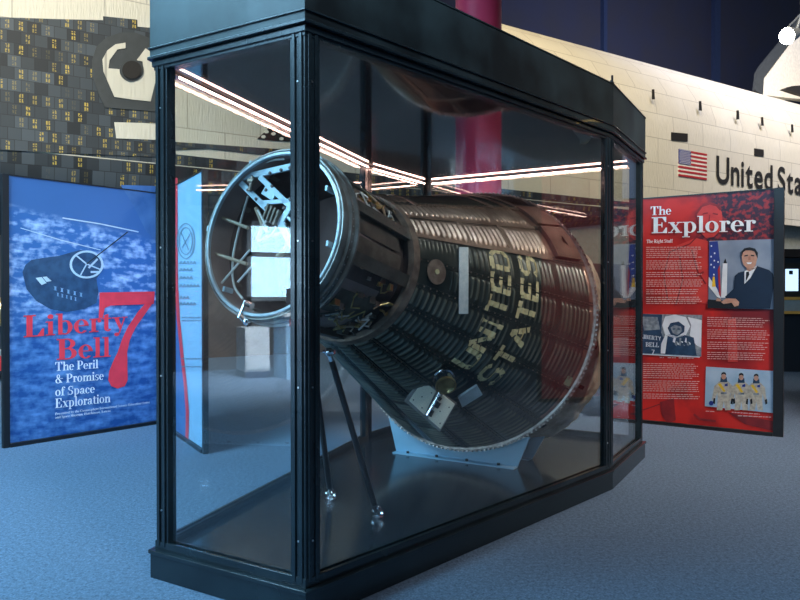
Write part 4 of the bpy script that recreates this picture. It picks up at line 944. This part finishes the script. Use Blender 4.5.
# ================================================================== ORBITER
orb = empty('space_shuttle_orbiter', FP(8, -2.5, 2.0), 'huge white space shuttle with black tiled nose lettered United States behind the case', 'spacecraft')
prof_top = [(0, 3.9), (0, 4.6), (0, 5.6), (0, 6.6), (-.06, 7.2), (-.3, 7.9), (-.75, 8.6), (-1.4, 9.2), (-2.2, 9.55), (-3.1, 9.65), (-4.2, 9.4), (-5.2, 8.6), (-5.7, 7.2), (-5.8, 5.6), (-5.8, 4.0)]
def arc(prof):
    d = [0]
    for (a, b), (c, e) in zip(prof, prof[1:]): d.append(d[-1]+math.hypot(c-a, e-b))
    return d
da = arc(prof_top)
t0, t1 = -14, 29; nt = 43; vs = []; uvs = []
for i in range(nt+1):
    t = t0+(t1-t0)*i/nt
    for (n, z), d in zip(prof_top, da): vs.append(FP(t, n, z)); uvs.append((t, d))
k = len(prof_top); fs = [(i*k+j, i*k+j+1, (i+1)*k+j+1, (i+1)*k+j) for i in range(nt) for j in range(k-1)]
mb = MB(); mb.v = vs; mb.f = fs; mb.m = [0]*len(fs); UVD = {tuple(v): u for v, u in zip(vs, uvs)}
mb.build('fuselage', M['wtile'], orb, smooth=True, uvf=lambda p: UVD[tuple(p)], angle=60, recalc=False)
prof_b = [(0, 0), (-.02, -.35), (-.15, -.8), (-.5, -1.2), (-1.0, -1.45), (-1.8, -1.55), (-5.8, -1.55)]
vs = []; fs = []; UVD2 = {}
for i in range(nt+1):
    t = t0+(t1-t0)*i/nt; h = 1.0 if t > 14 else max(.02, (t-3)/11) if t > 3 else .02
    zt = 4.13
    for q, (n, dz) in enumerate(prof_b):
        v = FP(t, n*max(h, .5)+.01, zt+dz*h*1.2); vs.append(v); UVD2[tuple(v)] = (t, q*.4)
k = len(prof_b); fs = [(i*k+j, i*k+j+1, (i+1)*k+j+1, (i+1)*k+j) for i in range(nt) for j in range(k-1)]
mb = MB(); mb.v = vs; mb.f = fs; mb.m = [0]*len(fs)
mb.build('belly_tiles', M['btile'], orb, smooth=True, uvf=lambda p: UVD2[tuple(p)], recalc=False)
def sp(u, v): # pixel on the orbiter's flat side -> (t, z)
    p = on_plane(u, v, B0, N); return ((B0-p).dot(F), p.z)
def side(mb, pts, off=.02, mi=0, px=True):
    if px: pts = [sp(*p) for p in pts]
    mb.prism([FP(t, 0, z) for t, z in pts], N*off, mi)
mb = MB()
side(mb, [(-60, 14), (0, 17.5), (60, 19.5), (103, 20.5), (103, 16.5), (137, 20), (137, 27), (150, 28), (150, 35), (158, 36), (168, 60), (172, 110), (176, 158), (60, 153), (-60, 147)], .02)
mb.build('nose_tiles', M['btile'], orb, uvf=lambda p: ((B0-p).dot(F), p.z))
def disc(mb, c, rx, ry, off, mi=0, n=28):
    side(mb, [(c[0]+rx*math.cos(2*PI*i/n), c[1]+ry*math.sin(2*PI*i/n)) for i in range(n)], off, mi)
mb = MB(); side(mb, [(92, 60), (96, 47), (106, 38), (120, 33), (135, 33), (148, 38), (158, 47), (164, 62), (163, 84), (156, 112), (130, 110), (105, 108), (99, 96), (92, 76)], .035)
mod = mb.build('thruster_housing', M['ledge'], orb)
mb = MB(); side(mb, [(125, 43.5), (125, 49), (117, 50), (109, 61), (108, 69), (120, 70), (124, 77), (132, 81), (140, 78), (143, 70), (142, 62), (136, 61), (145, 49), (156, 57), (158, 70), (150, 102), (131, 100), (114, 97.5), (103, 72), (102, 60), (107, 51), (115, 45)], .05)
mb.build('thruster_surround', M['wtile'], mod, uvf=lambda p: ((B0-p).dot(F)*.5, p.z*.5))
mb = MB(); disc(mb, (131, 71), 12, 11, .07); mb.build('nozzle_rim', M['ledge'], mod)
mb = MB(); disc(mb, (131, 71), 9.6, 9, .09); mb.build('nozzle', M['vent'], mod)
mb = MB(); side(mb, [(114, 122.5), (172, 124), (176, 141), (116, 138.5)], .03); mb.build('chine_strip', M['wtile'], orb, uvf=lambda p: ((B0-p).dot(F), p.z))
mb = MB(); side(mb, [(257, 139), (270, 127), (296, 132), (296, 142), (276, 141), (266, 140)], .02); th = mb.build('vernier_panel', M['vent'], orb)
mb = MB()
for (u, v) in ((266, 132), (263, 137), (273, 134), (283, 134), (281, 139)): disc(mb, (u, v), 2.2, 1.6, .03)
mb.build('thruster_ports', M['flagw'], th)
mb = MB(); side(mb, [(175, 142), (290, 150), (290, 158), (208, 149), (175, 150)], .02); mb.build('lower_tile_edge', M['btile'], orb, uvf=lambda p: ((B0-p).dot(F), p.z))
for (u, v, w, h) in ((653, 94.5, 2.4, 10), (700, 106, 2.4, 9.5), (737.5, 115, 2.4, 9), (762, 121.5, 2.2, 8.5), (792, 128.5, 2.0, 8)):
    mb = MB(); side(mb, [(u-w/2, v-h/2), (u+w/2-.6, v-h/2), (u+w/2, v+h/2), (u-w/2, v+h/2)], .03); mb.build('vent_slot', M['vent'], orb)
for (u, v) in ((679, 137), (758.5, 152.5)):
    w, h = (8, 4) if u < 700 else (4.5, 3.5); mb = MB(); side(mb, [(u-w, v-h-.6), (u+w, v-h+.8), (u+w, v+h+.6), (u-w, v+h-.6)], .03); mb.build('vent_door', M['vent'], orb)
# flag
fa, fb, fc, fd = sp(678, 149), sp(706.2, 153), sp(705.3, 180.5), sp(677.6, 176)
fa = Vector(fa); fb = Vector((fb[0], fa.y)); H = fa.y-fd[1]
def fp(x, y): return (fa.x+(fb.x-fa.x)*x, fa.y-H*y)
flag = None
for k in range(13):
    if k == 0:
        mb = MB(); side(mb, [fp(0, 0), fp(1, 0), fp(1, 1), fp(0, 1)], .02, px=False); flag = mb.build('flag', M['flagw'], orb)
    if k % 2 == 0:
        mb = MB(); side(mb, [fp(0, k/13), fp(1, k/13), fp(1, (k+1)/13), fp(0, (k+1)/13)], .03, px=False); mb.build('red_stripe', M['flagr'], flag)
mb = MB(); side(mb, [fp(0, 0), fp(.41, 0), fp(.41, 7/13), fp(0, 7/13)], .04, px=False); ct = mb.build('canton', M['flagb'], flag)
mb = MB()
for r in range(9):
    for c in range(6 if r % 2 == 0 else 5):
        x = .41*(c+.5+(0 if r % 2 == 0 else .5))/6; y = 7/13*(r+.5)/9
        side(mb, [fp(x+.016*math.cos(PI/2+a*PI/2.5), y+.017*math.sin(PI/2+a*PI/2.5)) for a in range(5)], .05, px=False)
mb.build('stars', M['flagw'], ct)
# lettering: built-in sans outlines, one object per letter
def sans(word, a, b, cap, mat_, parent):
    A, B = sp(*a), sp(*b); z = A[1]; H = sp(a[0], a[1]-cap)[1]-z
    cu = D.curves.new('t', 'FONT'); cu.offset = .018; x = 0; metr = []
    dg = bpy.context.evaluated_depsgraph_get()
    letters = []; 
    def outline(s):
        cu.body = s; o = D.objects.new('t', cu); COL.objects.link(o); bpy.context.view_layer.update()
        me = o.evaluated_get(bpy.context.evaluated_depsgraph_get()).to_mesh()
        vs = [v.co.copy() for v in me.vertices]; fs = [tuple(p.vertices) for p in me.polygons]
        o.evaluated_get(bpy.context.evaluated_depsgraph_get()).to_mesh_clear(); D.objects.remove(o); return vs, fs
    xs = []; pos = 0
    capv, _ = outline('H'); ch = max(v.y for v in capv); wH = max(v.x for v in capv)
    for c in word:
        if c == ' ': pos += .28*ch; continue
        vs, fs = outline(c); x0, x1 = min(v.x for v in vs), max(v.x for v in vs)
        letters.append((vs, fs, pos-x0)); pos += (x1-x0)+.12*ch
    tot = pos-.12*ch; sc = (A[0]-B[0])/tot
    for vs, fs, px_ in letters:
        mb = MB(); mb.add([FP(A[0]-(v.x+px_)*sc, .03, z+v.y/ch*H) for v in vs], fs); mb.build('letter', mat_, parent, recalc=False)
mk_vertical = sp(716, 184)
sans('United States', (715.5, 182.5), (824, 200), 27, M['ink'], orb)
# tail fin and engine pod
fn = FP(-1.0, -2.9, 0)
def tp(u, v, n=-2.9): p = on_plane(u, v, FP(0, n, 0), N); return p
mb = MB(); mb.prism([tp(763, 95), tp(763, 80), tp(802, 28), tp(840, -30), tp(990, -30), tp(900, 110)], -N*.35); fin = mb.build('tail_fin', M['finw'], orb)
mb = MB(); mb.prism([tp(755, 90, -2.85), tp(757, 73, -2.85), tp(761, 66, -2.85), tp(800, 18, -2.85), tp(832, -32, -2.85), tp(842, -30, -2.85), tp(806, 22, -2.85), tp(764, 78, -2.85), tp(763, 95, -2.85)], -N*.12); mb.build('leading_edge', M['ledge'], fin)
mb = MB(); c = on_plane(830, 92, FP(0, -1.6, 0), N)
vs = []; fs = []
for i in range(13):
    f = i/12; rr = 1.3*math.sqrt(max(0, 1-(1-f)**2*1.0))+.02
    for j in range(20): a = 2*PI*j/20; vs.append(c-F*(1.7-f*5)+N*(math.cos(a)*rr*.8)+Vector((0, 0, math.sin(a)*rr*.62)))
for i in range(12):
    for j in range(20): fs.append((i*20+j, i*20+(j+1) % 20, (i+1)*20+(j+1) % 20, (i+1)*20+j))
mb.add(vs, fs); mb.build('engine_pod', M['finw'], orb, smooth=True)
mb = MB(); mb.prism([tp(784, 89, -1.2), tp(792, 86, -1.2), tp(806, 85, -1.2), tp(806, 96, -1.2), tp(796, 93, -1.2)], -N*.2); mb.build('pod_opening', M['vent'], orb)  # dark sheet standing in for the shade beneath the pod

# spotlight in front of the fin
sp_ = at(787, 36, 19.5)
spot = empty('spotlight', sp_, 'bright white spotlight fixture at the upper right beside the tail fin', 'light')
mb = MB(); ld = Vector((-.75, -.45, -.25)).normalized(); mb.tube([sp_-ld*.32+Vector((.12, 0, .06)), sp_-ld*.02], [.13, .24], 16); mb.build('housing', M['silver'], spot, smooth=True)
mb = MB(); mb.tube([sp_-ld*.02, sp_+ld*.02], .21, 20); mb.build('lens', M['lampglow'], spot)
mb = MB(); mb.tube([sp_+Vector((.3, .1, .15)), sp_+Vector((.5, .15, .7)), sp_+Vector((.5, .15, 4))], .05, 8); mb.tube([sp_-ld*.1+Vector((0, 0, .26)), sp_+Vector((.5, .15, .7))], .03, 8); mb.build('bracket', M['alu'], spot)

# raspberry columns
def column(x, y, r, label):
    mb = MB(); mb.tube([(x, y, .0), (x, y, .12)], r+.05, 40); mb.tube([(x, y, .12), (x, y, 9.2)], r, 40); mb.tube([(x, y, 9.2), (x, y, 9.45)], r+.12, 40)
    o = mb.build('round_column', M['magenta'], smooth=True, origin=(x, y, 0)); tag(o, label, 'column')
p = at(478.5, 10, 9.8); column(p.x, p.y, .32, 'round raspberry red column rising behind the display case')
mb = MB(); mb.lathe((8.86, 7.1, 4.0), (0, 0, 1), [(0, .05), (.25, .22), (.30, .24)], 20); mb.abox(8.86, 8.99, 7.05, 7.15, 4.0, 4.25)
ws = mb.build('wall_sconce', M['silver'], origin=(8.95, 7.1, 4.0), smooth=True); tag(ws, 'yellow glowing bowl sconce on the side wall mirrored in the case glass', 'lamp')
mb = MB(); mb.tube([(8.86, 7.1, 4.29), (8.86, 7.1, 4.34)], .21, 20); mb.build('diffuser', M['sconce'], ws)

# kiosk at the right edge, exhibit at the left edge
kp = at(803, 300, 12.0); kx, ky = kp.x, kp.y
kio = empty('screen_kiosk', (kx, ky, 0), 'black kiosk with a small lit screen right of the red banner', 'kiosk')
def kb(name, u0, v0, u1, v1, m, dep=.3, yy=12.0, par=None):
    a, b = at(u0, v1, yy), at(u1, v0, yy); mb = MB(); mb.abox(a.x, b.x, yy, yy+dep, a.z, b.z); return mb.build(name, M[m], par or kio, bevel=.004)
kb('cabinet', 772, 258, 830, 371.7, 'p_black', .5); kb('hood', 770, 249, 832, 257, 'doorb', .55, 11.95); s = kb('screen_bezel', 782, 263, 828, 300, 'vent', .03, 11.96)
kb('screen', 785.5, 269, 798.5, 291, 'screen', .01, 11.945, s); kb('screen_figure', 789, 270.5, 793, 274.5, 'p_black', .004, 11.94, s)
kb('shelf_band', 770, 298, 832, 313, 'silver', .06, 11.93); kb('orange_trim', 770, 297, 832, 300, 'orange', .05, 11.91); kb('orange_trim', 770, 311, 832, 314, 'orange', .05, 11.91)
lk = empty('exhibit_plinth', at(-6, 368, 10.6)*1, 'low exhibit with red base at the left edge beside the blue banner', 'exhibit')
lk.location.z = 0; WL[lk.name] = Vector(lk.location)
def eb_(name, u0, v0, u1, v1, m, dep=.3, yy=10.6):
    a, b = at(u0, v1, yy), at(u1, v0, yy); mb = MB(); mb.abox(a.x, b.x, yy, yy+dep, a.z, b.z); return mb.build(name, M[m], lk, bevel=.004)
eb_('red_base', -40, 356, 7.5, 371, 'redbase', 1.0); eb_('deck', -40, 351, 7.5, 356, 'silver', 1.0); eb_('backboard', -40, 236, 7.5, 351, 'darkw', .1, 11.5)
mb = MB(); mb.ball(at(1, 312, 11.0), .23, 16); mb.build('yellow_globe', M['brass'], lk, smooth=True)
mb = MB(); mb.tube([at(1, 326, 11.0), at(1, 351.5, 11.0)], .06, 10); mb.build('globe_stand', M['p_black'], lk)

# things near the windows, seen mirrored in the small pane
cb = empty('low_cabinet', (-8.75, .45, 0), 'low white cabinet with blue foot mirrored in the left case pane', 'cabinet')
mb = MB(); mb.abox(-9.0, -8.5, .28, .68, .10, .80); mb.build('body', M['whitep'], cb, bevel=.005)
mb = MB(); mb.abox(-8.98, -8.48, .27, .69, 0, .10); mb.build('foot', M['navyl'], cb)
mb = MB(); mb.abox(-8.5, -8.485, .30, .66, .14, .76); mb.build('door', M['whitep'], cb)
dk = empty('reception_desk', (-8.3, -.35, 0), 'pale blue reception desk with notices mirrored in the left case pane', 'desk')
mb = MB(); mb.abox(-8.6, -8.0, -.9, .18, 0, .98); mb.build('counter', M['lblue'], dk); mb = MB(); mb.abox(-8.65, -7.95, -.95, .22, .98, 1.03); mb.build('worktop', M['whitep'], dk)
for y in (-.7, -.22): mb = MB(); mb.abox(-7.998, -7.985, y, y+.34, .2, .82); mb.build('notice', M['inkb'], dk)
mb = MB(); mb.abox(-7.998, -7.984, -.25, .14, .84, .95); mb.build('red_notice', M['flagr'], dk)
for q, y in enumerate((-.75, -.15)):
    ch = empty('desk_monitor', (-8.35, y, 1.03), ('dark monitor on the reception desk, farther from the white cabinet', 'dark monitor on the reception desk, nearer the white cabinet')[q], 'monitor', 'monitors on the reception desk')
    mb = MB(); mb.abox(-8.37, -8.33, y-.2, y+.2, 1.12, 1.42); mb.build('screen_body', M['p_black'], ch, bevel=.004)
    mb = MB(); mb.tube([(-8.36, y, 1.03), (-8.36, y, 1.15)], .02, 10); mb.abox(-8.44, -8.28, y-.09, y+.09, 1.03, 1.04); mb.build('foot', M['p_black'], ch)

# ================================================================== LIGHT
def area(loc, target, sx, sy, power, col, name='area_light', spread=180):
    l = D.lights.new(name, 'AREA'); l.shape = 'RECTANGLE'; l.size = sx; l.size_y = sy; l.energy = power; l.color = col; l.spread = R(spread)
    o = D.objects.new(name, l); COL.objects.link(o); o.location = loc; o.rotation_euler = (Vector(target)-Vector(loc)).to_track_quat('-Z', 'Y').to_euler(); return o
area((WX-.5, -4.5, 1.95), (0, -4.5, 1.95), 9.4, 1.5, 760, (.45, .74, 1.0), 'daylight')
area((WX-.5, -4.5, 8), (0, -4.5, 4), 9.4, 4.0, 1300, (.36, .68, 1.0), 'high_daylight')  # added lamp outside the added upper windows, for the floor
area((-4.6, 2.6, 5.2), (-4.0, 3.4, 0), 2.6, 3.0, 740, (.33, .72, 1.0), 'skylight_panel')  # added blue lamp brightening the left floor, no real skylight
area((4, 10, 14.5), (9, 21, 6), 14, 3, 820, (1, .84, .58), 'orbiter_wash_light', 80)
area((16, 16, 16), (17, 27, 10), 6, 3, 480, (1, .86, .62), 'fin_wash_light', 80)  # added lamp to lift the dark fin
area((-5, 4, 13), (-7, 12, 5), 4, 3, 500, (1, .98, .86), 'nose_wash_light', 80)
area((0, 2, 13.5), (0, 4, 0), 10, 8, 170, (1, .86, .80), 'hall_ceiling_light')  # added warm overhead fill, without a fixture
area((6.2, 2.5, 6.4), (3.0, 6.8, 1.2), 1.2, 1.2, 130, (1, .9, .82), 'banner_light', 70)
area((12, 14, 20), (14, 38, 8), 6, 3, 1300, (.72, .74, 1), 'wall_light', 80)
area((1.5, .5, 6.4), (-3.0, 6.7, 1.2), 1.2, 1.2, 50, (.75, .88, 1.0), 'left_banner_light', 60)  # added lamp to brighten the blue banner
area((-3.5, -8.5, 4.0), (-.8, 3.2, 1.5), 5, 4, 170, (.40, .70, 1.0), 'rear_daylight')  # added blue lamp for the case frame, no window behind it
area((-6.6, .3, 3.4), (-8.6, -.1, .4), 1.0, 1.4, 420, (.8, .9, 1), 'desk_light', 90)  # added lamp so desk and cabinet show up in the pane
w = D.worlds.new('world'); SC.world = w; w.use_nodes = True
w.node_tree.nodes['Background'].inputs[0].default_value = (.35, .5, .8, 1); w.node_tree.nodes['Background'].inputs[1].default_value = .3
